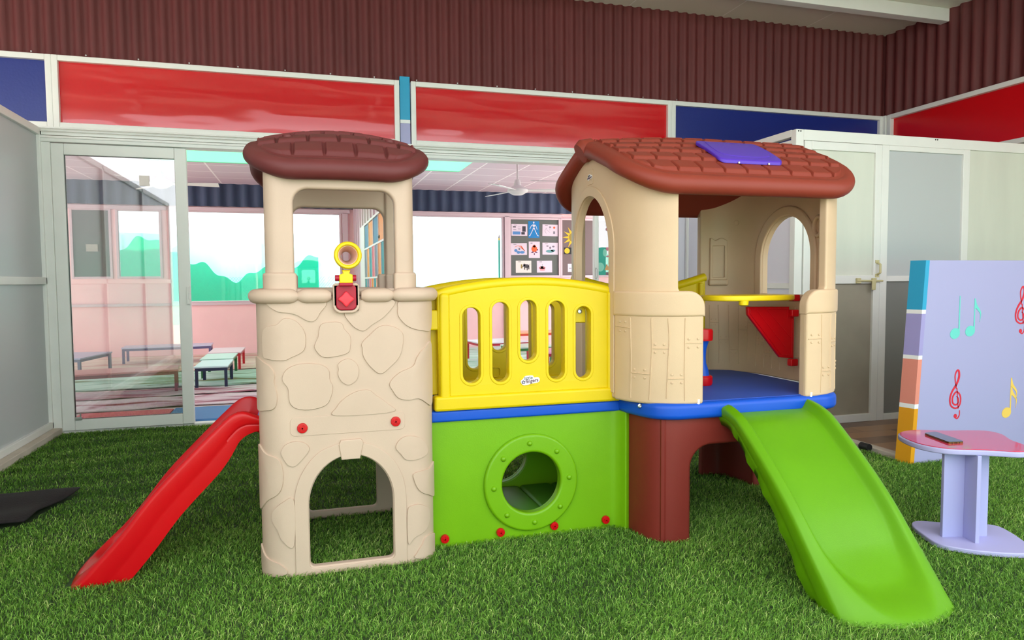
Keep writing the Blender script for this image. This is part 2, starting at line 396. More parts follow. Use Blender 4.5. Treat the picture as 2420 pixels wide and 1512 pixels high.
# ---- right leaf of the opening with decals
d2 = struct('door_2', frame_rect(2.62, 2.86, 0.02, 2.205, 0.044, 6.06, 6.11), 'frame', bev=0.005)
obj('glass', MB().box(2.664, 2.816, 6.082, 6.088, 0.06, 2.16), 'glass', d2, smooth=False)
obj('door_handle', tube([(2.636, 6.06, 1.16), (2.632, 6.035, 1.17), (2.632, 6.035, 1.25), (2.636, 6.06, 1.26)], 0.005, 8), 'steel', d2)
M['decal_mint'] = mat('decal_mint', (150, 222, 202), 0.6); M['decal_teal'] = mat('decal_teal', (60, 178, 160), 0.6)
M['decal_orange'] = mat('decal_orange', (236, 176, 118), 0.6); M['decal_pink'] = mat('decal_pink', (226, 140, 160), 0.6)
obj('decal', panel([(2.665, 1.195), (2.742, 1.195), (2.742, 1.455), (2.70, 1.455), (2.665, 1.448)], (), 0.002, 0, yplane(6.078)), 'decal_teal', d2, smooth=False, label='teal square decal')
obj('decal', panel(circle(2.684, 1.27, 0.042, 24), (), 0.003, 0, yplane(6.0765)), 'decal_mint', d2, smooth=False, label='pale mint round decal')
obj('decal', panel([(2.732 + 0.02 * math.cos(a * PI / 12), 1.405 + 0.036 * math.sin(a * PI / 12)) for a in range(24)], (), 0.003, 0, yplane(6.0765)), 'decal_mint', d2, smooth=False, label='pale mint oval decal')
obj('decal', panel([(2.728, 1.24), (2.782, 1.24), (2.755, 1.30)], (), 0.003, 0, yplane(6.0765)), 'decal_orange', d2, smooth=False, label='orange triangle decal')
for z, r in ((1.665, 0.013), (1.625, 0.016), (1.44, 0.017), (1.37, 0.009)):
    obj('decal', panel(circle(2.762, z, r, 16), (), 0.003, 0, yplane(6.0765)), 'decal_pink', d2, smooth=False, label='small pink round decal')
struct('wall_back_right', MB().box(2.87, 3.60, 6.07, 6.15, 0, 2.26).box(3.6, 6.0, 6.07, 6.15, 0, 2.33), 'frost3', smooth=False)

# ---- right wall
wr = struct('wall_right', wave_sheet(0.6, 6.18, 2.835, 3.74, 6.01, 0.018, 0.125, 'y'), 'clay', ang=80)
fm = MB()
fm.add(*(lambda q: (q.v, q.f))(frame_rect(3.2, 6.02, 2.30, 2.86, 0.045, 5.94, 6.02, 'y')))
fm.add(*(lambda q: (q.v, q.f))(frame_rect(0.6, 3.2, 2.30, 2.86, 0.045, 5.94, 6.02, 'y'))); fm.box(5.93, 6.02, 6.03, 6.12, 2.25, 2.86)
obj('panel_frame', fm, 'frame', wr, bev=0.004)
obj('coloured_panel', MB().box(5.985, 6.0, 3.24, 5.98, 2.34, 2.82), 'redpanel2', wr, smooth=False, label='dark red panel')
obj('coloured_panel', MB().box(5.985, 6.0, 0.64, 3.16, 2.34, 2.82), 'bluepanel', wr, smooth=False, label='blue panel')
struct('wall_right_lower', MB().box(5.99, 6.06, 0.6, 6.1, 0, 2.30), 'frost2', smooth=False)

# ---- left partition of frosted panels
pl = MB()
for y in (0.9, 2.65, 4.40, 6.03): pl.box(-1.905, -1.845, y, y + 0.055, 0.0, 2.30)
pl.box(-1.905, -1.845, 0.9, 6.06, 2.255, 2.31).box(-1.905, -1.845, 0.9, 6.06, 1.145, 1.20).box(-1.905, -1.845, 0.9, 6.06, 0.05, 0.10)
wl = struct('wall_left', pl, 'frame', bev=0.005)
for y in (0.95, 2.70, 4.45):
    obj('frosted_panel', MB().box(-1.882, -1.870, y, y + 1.70 if y < 4 else 6.03, 0.10, 1.145), 'frost', wl, smooth=False)
    obj('frosted_panel', MB().box(-1.882, -1.870, y, y + 1.70 if y < 4 else 6.03, 1.20, 2.255), 'frost', wl, smooth=False)
struct('baseboard_left', MB().box(-1.90, -1.79, 0.9, 6.06, -0.02, 0.05), 'kerb', bev=0.006)

# ---- right cubicle of white frames and frosted panels
X0, Y0 = 3.57, 4.47
cf = MB()
cf.box(X0, X0 + 0.07, Y0, Y0 + 0.06, 0, 2.27)                      # corner post
cf.box(X0 + 0.07, 5.98, Y0, Y0 + 0.05, 2.19, 2.27).box(X0, X0 + 0.06, Y0 + 0.06, 6.06, 2.22, 2.275)
cf.box(X0 + 0.005, X0 + 0.045, Y0 + 0.06, 6.06, 2.16, 2.20)
cf.box(X0 + 0.005, X0 + 0.05, Y0 + 0.06, 6.06, 1.07, 1.115).box(X0 + 0.005, X0 + 0.05, Y0 + 0.06, 6.06, 0.0, 0.05)
for y in (5.25, 6.02): cf.box(X0 + 0.005, X0 + 0.05, y, y + 0.04, 0, 2.22)
cf.box(4.375, 4.445, Y0, Y0 + 0.05, 0, 2.19)                        # post between door and panel
cf.box(5.20, 5.27, Y0, Y0 + 0.05, 0, 2.19)
cf.box(4.445, 5.20, Y0, Y0 + 0.05, 1.12, 1.165).box(4.445, 5.20, Y0, Y0 + 0.05, 0, 0.06).box(4.445, 5.2, Y0, Y0 + 0.05, 2.15, 2.19)
cf.box(5.27, 5.98, Y0, Y0 + 0.05, 1.12, 1.165).box(5.27, 5.98, Y0, Y0 + 0.05, 0, 0.06)
wc = struct('wall_cubicle', cf, 'frame', bev=0.005)
obj('frosted_panel', MB().box(4.445, 5.20, Y0 + 0.02, Y0 + 0.028, 1.165, 2.15), 'frost', wc, smooth=False)
M['frostdark'] = mat('frosted_panel_dark', (128, 128, 126), 0.35, bump=0.08, bscale=300, bdist=0.002)
obj('frosted_panel', MB().box(4.445, 5.20, Y0 + 0.02, Y0 + 0.028, 0.06, 1.12), 'frostdark', wc, smooth=False, label='darker frosted lower panel')
obj('frosted_panel', MB().box(5.27, 5.98, Y0 + 0.02, Y0 + 0.028, 1.165, 2.19), 'frost2', wc, smooth=False)
obj('frosted_panel', MB().box(5.27, 5.98, Y0 + 0.02, Y0 + 0.028, 0.06, 1.12), 'frost2', wc, smooth=False)
for (y0, y1) in ((Y0 + 0.06, 5.25), (5.29, 6.02)):
    obj('frosted_panel', MB().box(X0 + 0.02, X0 + 0.028, y0, y1, 1.115, 2.16), 'frost3', wc, smooth=False)
    obj('frosted_panel', MB().box(X0 + 0.02, X0 + 0.028, y0, y1, 0.05, 1.07), 'frost3', wc, smooth=False)
for x in (X0 + 0.02, X0 + 0.04, 4.90, 4.92):
    obj('screw', lathe([(0.006, 0), (0.005, -0.003), (0.001, -0.004)], (x, Y0, 2.255), 'y', 10), 'black', wc)
df = frame_rect(X0 + 0.075, 4.365, 0.012, 2.185, 0.062, Y0 - 0.01, Y0 + 0.035); df.box(X0 + 0.137, 4.303, Y0 - 0.01, Y0 + 0.035, 1.105, 1.17)
d3 = struct('door_3', df, 'frame', bev=0.004)
obj('frosted_panel', MB().box(X0 + 0.137, 4.303, Y0 + 0.01, Y0 + 0.018, 1.17, 2.123), 'frost2', d3, smooth=False)
M['frostbrown'] = mat('frosted_panel_brownish', (158, 150, 134), 0.5, bump=0.08, bscale=200, bdist=0.002, var=0.05)
obj('frosted_panel', MB().box(X0 + 0.137, 4.303, Y0 + 0.01, Y0 + 0.018, 0.074, 1.105), 'frostbrown', d3, smooth=False, label='brownish frosted lower panel')
zb = 1.128
bl = tube([(4.13, Y0 - 0.028, zb), (4.38, Y0 - 0.028, zb - 0.003)], 0.007, 10)
for x in (4.15, 4.30): bl.box(x - 0.018, x + 0.018, Y0 - 0.03, Y0 - 0.01, zb - 0.02, zb + 0.02)
M['oldbrass'] = mat('aged_cream_metal', (206, 196, 150), 0.45, 0.2)
obj('door_bolt', bl, 'oldbrass', d3, bev=0.003)
obj('bolt_handle', MB().box(4.262, 4.298, Y0 - 0.045, Y0 - 0.035, 1.055, zb), 'oldbrass', d3, bev=0.008)
hh = tube([(4.335, Y0 - 0.012, 1.27), (4.335, Y0 - 0.045, 1.255), (4.335, Y0 - 0.045, 1.19), (4.335, Y0 - 0.012, 1.175)], 0.009, 10); hh.box(4.318, 4.352, Y0 - 0.016, Y0 - 0.01, 1.265, 1.29).box(4.318, 4.352, Y0 - 0.016, Y0 - 0.01, 1.155, 1.18)
obj('door_handle', hh, 'oldbrass', d3)

# ---- classroom behind: far wall, ceiling, windows
YF = 12.10
pw = MB()
wins = [(-3.95, -3.42), (-3.36, -2.80), (-2.74, -2.10), (-2.0, 0.64), (1.02, 3.47)]
pw.box(-5, 5.6, YF, YF + 0.12, 0, 0.82).box(-5, 5.6, YF, YF + 0.12, 2.30, 2.85)
xs = [-5] + [v for w in wins for v in w] + [5.6]
for a, b in zip(xs[0::2], xs[1::2]): pw.box(a, b, YF, YF + 0.12, 0.82, 2.30)
wf = struct('wall_far', pw, 'pink', smooth=False)
obj('corrugated_band', wave_sheet(-5, 5.6, 2.36, 2.75, YF - 0.03, 0.02, 0.20), 'navy', wf, ang=80, label='dark navy corrugated band')
obj('conduit', tube([(1.0, YF - 0.06, 2.345), (4.55, YF - 0.06, 2.335), (4.6, YF - 0.03, 2.32)], 0.012, 8), 'pinkframe', wf)
ff = MB()
for a, b in ((-5, 0.78), (0.92, 4.56)): ff.box(a, b, YF - 0.05, YF, 2.285, 2.345)
ff.box(-5, 5.6, YF - 0.05, YF, 0.79, 0.83)
for x in (0.70, 0.98, 3.52): ff.box(x - 0.045, x + 0.045, YF - 0.05, YF, 0, 2.30)
obj('wall_frame', ff, 'pinkframe', wf, bev=0.004)
for i, (a, b) in enumerate(wins):
    w = struct('window_%d' % (i + 1), frame_rect(a, b, 0.82 if i > 2 else 1.22, 2.30, 0.035, YF - 0.02, YF + 0.05), 'pinkframe', bev=0.003)
    if i < 2: obj('window_board', MB().box(a + 0.03, b - 0.03, YF, YF + 0.02, 1.25, 2.27), 'board', w, smooth=False, label='dark grey board in place of glass')
    else: obj('glass', MB().box(a + 0.03, b - 0.03, YF + 0.02, YF + 0.024, 0.85 if i > 2 else 1.25, 2.27), 'winglass', w, smooth=False)
    if i < 3: obj('sill_panel', MB().box(a, b, YF, YF + 0.1, 0.82, 1.22), 'pink', w, smooth=False)
struct('ceiling_2', MB().box(-5, 5.6, 6.17, 8.9, 2.72, 2.80).box(-5, 5.6, 10.0, YF + 0.1, 2.72, 2.80).box(-5, -1.9, 8.9, 10.0, 2.72, 2.80).box(2.2, 5.6, 8.9, 10.0, 2.72, 2.80), 'classceil', smooth=False)
struct('ceiling_3', MB().box(-1.9, 2.2, 8.9, 10.0, 2.722, 2.726), 'mint_sheet', smooth=False)
struct('wall_class_front', MB().box(-5, 5.6, 6.16, 6.2, 2.27, 2.86), 'pink', smooth=False)
# partition between the two classrooms
pv = MB()
for i in range(12): pv.box(0.855, 0.885, YF - 0.07 - 0.42 * (i + 1) + 0.03, YF - 0.07 - 0.42 * i, 1.96 if i > 2 else 0, 2.71)
for i in range(13): pv.box(0.835, 0.90, YF - 0.07 - 0.42 * i, YF - 0.04 - 0.42 * i, 1.96 if i > 2 else 0, 2.715)
struct('wall_partition', pv, 'pinkframe', bev=0.003)

# ================================================================== OUTDOORS BEYOND THE WINDOWS
def sheet_strip(x0, x1, y, topf, n=160):
    V = []; F = []; xs = np.linspace(x0, x1, n + 1)
    for x in xs:
        yy = y + 0.06 * math.sin(x * 3.1) + 0.03 * math.sin(x * 9.7)
        for dy in (0, 0.01):
            for z in (0, topf(x)): V.append((x, yy + dy, z))
    for i in range(n): b = i * 4; F += [(b, b + 4, b + 5, b + 1), (b + 2, b + 3, b + 7, b + 6), (b + 1, b + 5, b + 7, b + 3)]
    mb = MB(); return mb.add(V, F)
fn = thing('net_fence', 'turquoise shade net fence with an added pale glare sheet beyond the classroom windows', 'fence', (0, 14.2, 0))
obj('glare_sheet', sheet_strip(-9, 11, 14.4, lambda x: 2.08 + 0.03 * math.sin(x)), 'aqua_glare', fn, label='added pale aqua sheet standing in for blown-out glare')  # added sheet, its pale colour imitates the blown-out brightness behind the net
obj('shade_net', sheet_strip(-9, 0.3, 14.15, lambda x: 1.42 + 0.16 * math.sin(x * 2.3 + 1) + 0.09 * math.sin(6.1 * x) + 0.04 * math.sin(17 * x) + (0.35 if x < -2.05 else 0), 400), 'net', fn, label='turquoise shade net with ragged top')
for x in np.arange(-8, 11, 2.4): obj('fence_post', MB().box(x, x + 0.05, 14.5, 14.55, -0.02, 2.1), 'steel', fn)
# chain link in front of the net
cl = MB()
for i in range(96):
    x = -4.6 + i * 0.05
    for s in (1, -1):
        a = np.array((x, 14.05, 0.0)); b = np.array((x + s * 1.0, 14.05, 1.25)); d = (b - a) / np.linalg.norm(b - a); q = np.array((-d[2], 0, d[0])) * 0.0018
        cl.add([a - q, a + q, b + q, b - q, a - q + (0, .005, 0), a + q + (0, .005, 0), b + q + (0, .005, 0), b - q + (0, .005, 0)], [(0, 1, 2, 3), (4, 7, 6, 5), (0, 3, 7, 4), (1, 5, 6, 2)])
obj('chain_link', cl, 'net', fn, smooth=False)
# things behind the camera that show in the glossy panels and the glass door
fb = thing('boundary_fence', 'pale teal boundary fence across the yard, facing the play area', 'fence', (0, -9, 0))
obj('fence_sheet', MB().box(-8.9, 14, -9.05, -9, -0.02, 2.0), mat('teal_fence', (110, 170, 160), 0.7), fb, smooth=False)
for x in range(-8, 14, 3): obj('fence_post', MB().box(x, x + 0.08, -8.98, -8.9, -0.02, 2.3), 'frame', fb)
pt = struct('wall_yard', MB().box(-9.2, -9.0, -8.8, 6, 0, 2.6), 'pink', smooth=False)
for x in (-6.9, -3.6, 5.9):
    obj('roof_post', MB().box(x - 0.05, x + 0.05, 0.6, 0.7, -0.02, 3.72), 'frame', c, bev=0.005, label='white roof post')

# ================================================================== PLAYSET
PS = thing('playset', 'large plastic climbing playset: stone-pattern tower, yellow bridge, cream playhouse, red and green slides', 'playset', (0.9, 3.1, 0))
def P_(name, me, material, **k): return obj(name, me, material, PS, **k)
# ---- stone tower
TX0, TX1, TY0, TY1, TR = -0.178, 0.508, 2.79, 3.50, 0.11
TXC = (TX0 + TX1) / 2; HX = (TX1 - TX0) / 2 - TR; SMID = HX + TR * PI / 2 + (TY1 - TY0) / 2 - TR
def towermap(front=True, off=0.0, C=None, HX=HX, TR=TR, TY0=TY0, TY1=TY1):
    TXC_ = TXC if C is None else C
    def f(s, z, t):
        sg = 1 if s >= 0 else -1; a = abs(s); r = TR + t + off
        if a <= HX: x, y = a, TY0 - t - off
        elif a <= HX + TR * PI / 2:
            th = (a - HX) / TR; x = HX + r * math.sin(th); y = TY0 + TR - r * math.cos(th)
        else: x = HX + r; y = TY0 + TR + (a - HX - TR * PI / 2)
        y = y if front else TY0 + TY1 - y
        return (TXC_ + sg * x, y, z)
    return f
cuts = [sg * (HX + TR * PI / 2 * k / 8) for sg in (-1, 1) for k in range(9)]
hole = arch(-0.161, 0.163, 0.036, 0.466, 0.02, 28, 0.19)
body = [panel(rrect(-SMID, SMID, 0.0, 1.085, 0.0, 1), [hole], 0.034, 0.007, towermap(fr, -0.017), cuts) for fr in (True, False)]
tw = P_('tower_wall', join(*body), 'beige', label='beige lower tower wall with stone pattern and arched crawl hole')
STONES = [[[-0.295, 1.081], [-0.267, 1.042], [-0.216, 1.032], [-0.187, 1.022], [-0.15, 1.0], [-0.124, 1.001], [-0.105, 1.028], [-0.089, 1.078]], [[-0.326, 0.953], [-0.303, 0.981], [-0.265, 0.989], [-0.235, 1.013], [-0.195, 1.003], [-0.166, 0.967], [-0.159, 0.932], [-0.168, 0.886], [-0.216, 0.86], [-0.246, 0.85], [-0.307, 0.857], [-0.325, 0.872]], [[-0.11, 0.966], [-0.098, 0.989], [-0.053, 0.995], [-0.024, 0.989], [-0.015, 0.967], [0.007, 0.939], [0.008, 0.903], [-0.002, 0.872], [-0.056, 0.858], [-0.101, 0.86], [-0.127, 0.892], [-0.126, 0.912], [-0.114, 0.938]], [[-0.014, 1.028], [0.012, 0.982], [0.038, 0.962], [0.062, 0.957], [0.093, 0.98], [0.145, 1.015], [0.182, 1.076], [0.041, 1.078], [0.04, 1.037]], [[0.051, 0.91], [0.085, 0.944], [0.117, 0.971], [0.152, 0.977], [0.196, 0.961], [0.215, 0.929], [0.202, 0.856], [0.161, 0.809], [0.121, 0.783], [0.082, 0.813], [0.056, 0.854], [0.052, 0.886]], [[0.21, 1.075], [0.193, 1.042], [0.196, 1.01], [0.228, 0.973], [0.279, 0.953], [0.359, 0.954], [0.366, 1.072]], [[-0.247, 0.796], [-0.232, 0.818], [-0.199, 0.834], [-0.154, 0.838], [-0.102, 0.83], [-0.076, 0.808], [-0.073, 0.772], [-0.062, 0.74], [-0.07, 0.701], [-0.09, 0.67], [-0.143, 0.656], [-0.195, 0.661], [-0.224, 0.686], [-0.23, 0.741], [-0.248, 0.773]], [[-0.041, 0.83], [-0.018, 0.847], [0.005, 0.848], [0.028, 0.831], [0.038, 0.799], [0.027, 0.763], [-0.001, 0.746], [-0.027, 0.758], [-0.042, 0.786], [-0.04, 0.81]], [[-0.399, 0.855], [-0.307, 0.838], [-0.278, 0.804], [-0.279, 0.765], [-0.268, 0.719], [-0.277, 0.672], [-0.314, 0.657], [-0.399, 0.668]], [[0.362, 0.891], [0.298, 0.876], [0.268, 0.845], [0.25, 0.81], [0.193, 0.784], [0.156, 0.745], [0.168, 0.712], [0.191, 0.682], [0.231, 0.672], [0.274, 0.674], [0.362, 0.647]], [[-0.055, 0.627], [-0.052, 0.66], [-0.021, 0.694], [0.026, 0.719], [0.073, 0.723], [0.104, 0.699], [0.147, 0.665], [0.168, 0.629]], [[-0.26, 0.5], [-0.243, 0.527], [-0.206, 0.538], [-0.169, 0.527], [-0.156, 0.501], [-0.185, 0.463], [-0.212, 0.44], [-0.237, 0.448], [-0.255, 0.48]], [[0.176, 0.483], [0.188, 0.511], [0.221, 0.528], [0.271, 0.518], [0.308, 0.481], [0.313, 0.446], [0.27, 0.429], [0.219, 0.431], [0.195, 0.457]], [[-0.399, 0.506], [-0.32, 0.489], [-0.267, 0.469], [-0.253, 0.406], [-0.267, 0.343], [-0.316, 0.308], [-0.395, 0.268]], [[0.387, 0.388], [0.326, 0.38], [0.251, 0.374], [0.247, 0.345], [0.268, 0.3], [0.309, 0.273], [0.387, 0.253]], [[-0.217, 0.306], [-0.26, 0.303], [-0.3, 0.262], [-0.299, 0.223], [-0.279, 0.192], [-0.264, 0.153], [-0.221, 0.127]], [[0.219, 0.219], [0.241, 0.242], [0.276, 0.24], [0.321, 0.208], [0.32, 0.161], [0.295, 0.126], [0.247, 0.108], [0.22, 0.086]], [[-0.399, 0.116], [-0.337, 0.08], [-0.27, 0.057], [-0.252, 0.018], [-0.377, 0.007]], [[0.385, 0.081], [0.306, 0.102], [0.278, 0.072], [0.255, 0.043], [0.253, 0.02], [0.387, -0.011]]]
tm = towermap(True)
st = [blob(s, tm, 0.0062, -0.001, 0.955) for s in STONES]
# rail bar across, surround and keystone
surr = [(-0.217, 0.004), (-0.216, 0.308), (-0.208, 0.355), (-0.179, 0.423), (-0.124, 0.485), (-0.055, 0.514), (0.0, 0.52), (0.049, 0.514), (0.108, 0.490), (0.171, 0.430), (0.207, 0.349), (0.216, 0.27), (0.216, 0.004)]
surr = surr[:1] + catmull(surr[1:-1], 4, False) + surr[-1:]
st.append(panel(surr, [arch(-0.165, 0.167, 0.030, 0.470, 0.02, 28, 0.19)], 0.006, 0.0025, towermap(True, 0.002)))
st.append(panel([(-0.045, 0.513), (-0.036, 0.530), (0.040, 0.531), (0.050, 0.515), (0.036, 0.452), (-0.036, 0.452)], (), 0.014, 0.004, towermap(True, 0.003)))
st.append(panel(rrect(-0.225, 0.215, 0.556, 0.629, 0.02), (), 0.003, 0.0014, towermap(True, 0.0006)))
obj('stone_pattern', join(*st), 'beige', tw)
# top rail with a notch for the telescope
rail = []
def rail_run(s0, s1, zc, r, front=True):
    m = towermap(front, 0.004); n = max(3, int(abs(s1 - s0) / 0.015)); P = [m(s0 + (s1 - s0) * i / n, zc, 0) for i in range(n + 1)]
    e = min(0.010, abs(s1 - s0) / 3)
    return tube(P, [r * 0.55] + [r * 0.9] + [r] * (n - 3) + [r * 0.9] + [r * 0.55] if n > 3 else r, 16)
mb = MB()
for a, b in ((-0.40, -0.185), (-0.185, -0.062), (0.052, 0.175), (0.175, 0.40)):
    q = rail_run(a, b, 1.096, 0.028); mb.add(q.v, q.f)
q = rail_run(-SMID, -0.40, 1.096, 0.027); mb.add(q.v, q.f)
q = rail_run(0.40, SMID, 1.096, 0.027); mb.add(q.v, q.f)
for a, b in ((-SMID, 0), (0, SMID)): q = rail_run(a, b, 1.096, 0.027, False); mb.add(q.v, q.f)
P_('tower_rail', mb, 'beige', label='rounded beige top rail of the tower')
# upper window frames, front and back, with rounded corner posts
UP = dict(C=0.148, HX=0.235, TR=0.05, TY0=2.805, TY1=3.455)
ucuts = [sg * (0.235 + 0.05 * PI / 2 * k / 6) for sg in (-1, 1) for k in range(7)]
for fr in (True, False):
    P_('tower_window_frame', panel(rrect(-0.325, 0.328, 1.11, 1.60, (0.0, 0.0, 0.02, 0.02)), [rrect(-0.178, 0.206, 1.111, 1.506, (0.001, 0.001, 0.055, 0.055)) if fr else rrect(-0.192, 0.232, 1.111, 1.498, (0.001, 0.001, 0.055, 0.055))], 0.050, 0.012, towermap(fr, -0.024, **UP), ucuts), 'beige', label=('front' if fr else 'rear') + ' window frame of the tower')
    for a, b in ((-0.335, -0.170), (0.200, 0.337)):
        P_('post_collar', panel(rrect(a, b, 1.10, 1.186, 0.012), (), 0.062, 0.010, towermap(fr, -0.020, **UP), ucuts), 'beige')
P_('tower_floor', MB().box(TX0 + 0.04, TX1 - 0.04, TY0 + 0.05, TY1 - 0.04, 0.56, 0.605), 'blue', bev=0.008, label='blue floor inside the tower')
P_('slide_landing', MB().box(TX0 - 0.018, TX0 + 0.03, 2.99, 3.31, 0.555, 0.60), 'blue', bev=0.008, label='blue edge where the red slide starts')

def red_bolt(x, y, z, r=0.019, parent=PS):
    b = lathe([(r, 0.004), (r, -0.004), (r * 0.92, -0.008), (r * 0.75, -0.0085), (0.0, -0.0085)], (x, y, z), 'y', 24)
    for a in (0.5, 0.5 + PI / 2):
        rt = Matrix.Translation((x, y, z)) @ Matrix.Rotation(a, 4, 'Y')
        b.box(-r * 0.62, r * 0.62, -0.0115, -0.006, -r * 0.13, r * 0.13, rt)
    return obj('red_bolt', b, 'red', parent, label='large red plastic bolt')
for s, z in ((-0.180, 0.587), (0.178, 0.590)): red_bolt(TXC + s, TY0 - 0.001, z, 0.020)

# ---- roofs
def smooth(a, b, x): t = np.clip((x - a) / (b - a), 0, 1); return t * t * (3 - 2 * t)
def roof(cx, cy, hx, hy, R, zf, r, tw_, rh, nu, nv, rim=0.05, shift=0.0):
    U = np.linspace(-1, 1, nu); Vv = np.linspace(-1, 1, nv)
    uu, vv = np.meshgrid(U, Vv); y = vv * hy
    ex = np.clip(np.abs(y) - (hy - R), 0, R); w = hx - R + np.sqrt(np.maximum(R * R - ex * ex, 0)); x = uu * w
    z = zf(x, y)
    qx = np.abs(x) - (hx - R); qy = np.abs(y) - (hy - R)
    d = R - (np.hypot(np.maximum(qx, 0), np.maximum(qy, 0)) + np.minimum(np.maximum(qx, qy), 0))    # distance to the rim
    D = hy - np.abs(y) - rim; row = np.floor(D / rh); fy = D / rh - row
    px = x / tw_ + 0.5 * (row % 2) + shift; fx = px - np.floor(px)
    g = 0.055
    sh = smooth(g * 0.3, g * 1.5, fx) * smooth(g * 0.3, g * 1.5, 1 - fx) * smooth(0.03, 0.13, fy) * smooth(0.0, 0.10, 1 - fy)
    sh = sh * (0.0175 - 0.0095 * fy) * smooth(rim * 0.85, rim * 1.05, d) * (D > 0)
    z = z + sh - 0.004 * smooth(rim * 0.9, rim * 1.1, d)
    V = [tuple(p) for p in np.stack([x + cx, y + cy, z], -1).reshape(-1, 3)]; F = []
    for j in range(nv - 1):
        for i in range(nu - 1): a = j * nu + i; F.append((a, a + 1, a + nu + 1, a + nu))
    B = [i for i in range(nu)] + [j * nu + nu - 1 for j in range(1, nv)] + [(nv - 1) * nu + i for i in range(nu - 2, -1, -1)] + [j * nu for j in range(nv - 2, 0, -1)]
    BP = np.array([V[b] for b in B]); K = len(B)
    T = np.roll(BP, -3, 0) - np.roll(BP, 3, 0); N = np.stack([T[:, 1], -T[:, 0]], -1); N /= np.linalg.norm(N, axis=1)[:, None] + 1e-9
    for _ in range(6): N = (N + np.roll(N, 1, 0) + np.roll(N, -1, 0)) / 3
    N /= np.linalg.norm(N, axis=1)[:, None]
    prev = B; steps = 10
    for k in range(1, steps + 1):
        a = PI * k / steps; cur = []
        for i in range(K):
            p = BP[i]; o = r * math.sin(a) if k < steps else 0.0
            V.append((p[0] + N[i, 0] * o, p[1] + N[i, 1] * o, p[2] - r * (1 - math.cos(a)))); cur.append(len(V) - 1)
        for i in range(K): F.append((prev[i], cur[i], cur[(i + 1) % K], prev[(i + 1) % K]))
        prev = cur
    # underside: fan rings towards the middle following the top
    for q in (0.93, 0.75, 0.5, 0.25):
        cur = []
        for i in range(K):
            p = BP[i]; xx = (p[0] - cx) * q; yy = (p[1] - cy) * q
            zz = float(zf(np.array(xx), np.array(yy))); th = 2 * r * (1 if q > 0.9 else 0.55)
            V.append((cx + xx, cy + yy, zz - th)); cur.append(len(V) - 1)
        for i in range(K): F.append((prev[i], cur[i], cur[(i + 1) % K], prev[(i + 1) % K]))
        prev = cur
    F.append(tuple(prev))
    mb = MB(); mb.v = [tuple(map(float, v)) for v in V]; mb.f = F
    return mb
def zf_t(x, y): return 1.620 + (0.155 - 0.050 * (x / 0.35) ** 2) * (1 - (np.abs(y) / 0.345) ** 2.2) - 0.010 * (x / 0.35) ** 2
tr = P_('tower_roof', roof(0.150, 3.125, 0.322, 0.345, 0.15, zf_t, 0.041, 0.118, 0.088, 281, 301, 0.012, 0.5), 'roof1', label='dark brown shingled roof of the tower', ang=60)
pg = []
for x in (-0.045, 0.355):
    z = float(zf_t(np.array(x - .153), np.array(-0.19)))
    obj('roof_peg', lathe([(0.020, z - 0.01), (0.021, z + 0.009), (0.017, z + 0.012), (0.013, z + 0.004), (0.0, z + 0.003)], (x, 3.125 - 0.19, 0), 'z', 20), 'roof1', tr)
PR = np.array([(0, 1.838), (0.05, 1.832), (0.10, 1.813), (0.15, 1.790), (0.20, 1.768), (0.25, 1.745), (0.30, 1.720), (0.35, 1.692), (0.40, 1.661), (0.45, 1.625), (0.50, 1.588), (0.7, 1.45)])
_pd = np.linspace(0, 0.7, 141); _pz = np.interp(_pd, PR[:, 0], PR[:, 1])
for _ in range(25): _pz[1:-1] = (_pz[:-2] + _pz[1:-1] * 2 + _pz[2:]) / 4
def zf_h(x, y): return np.interp(np.abs(y), _pd, _pz) - 0.036 * np.clip((0.05 - x) / 0.62, 0, 1.1) ** 2 * np.clip(1 - np.abs(y) / 0.5, 0, 1)
HCX, HCY = 1.893, 3.12
hr = P_('house_roof', roof(HCX, HCY, 0.574, 0.495, 0.19, zf_h, 0.043, 0.113, 0.088, 401, 361, 0.020, 0.2), 'roof2', label='reddish brown shingled roof of the playhouse', ang=60)
cap = MB()
q = tube([(1.272, HCY, 1.752), (1.285, HCY, 1.760), (1.33, HCY, 1.768), (1.345, HCY, 1.766)], [0.042, 0.055, 0.055, 0.044], 22); cap.add(q.v, q.f)
obj('ridge_cap', cap, 'roof2', hr)
# skylight flap on the front slope
def on_roof(x, y, h): return (x, y, float(zf_h(np.array(0.0), np.array(y - HCY))) + h)
sk = panel(rrect(1.770, 2.100, 2.705, 2.935, 0.030), (), 0.020, 0.006, lambda s, z, t: on_roof(s, z, t + 0.016), None, np.linspace(2.72, 2.92, 10))
sl = P_('skylight_flap', sk, 'purple', label='purple skylight flap')
obj('flap_relief', panel(catmull([(1.815, 2.90), (1.855, 2.91), (1.895, 2.875), (1.935, 2.91), (1.985, 2.88), (2.045, 2.895), (2.055, 2.75), (1.815, 2.75)], 5), (), 0.006, 0.0028, lambda s, z, t: on_roof(s, z, t + 0.0255), None, np.linspace(2.76, 2.9, 6)), 'purple', sl)
for x in (1.86, 2.015): obj('screw', lathe([(0.0055, 0.0), (0.0045, -0.004), (0.001, -0.005)], (x, 2.7045, on_roof(x, 2.705, 0.013)[2]), 'y', 12), 'steel', sl)

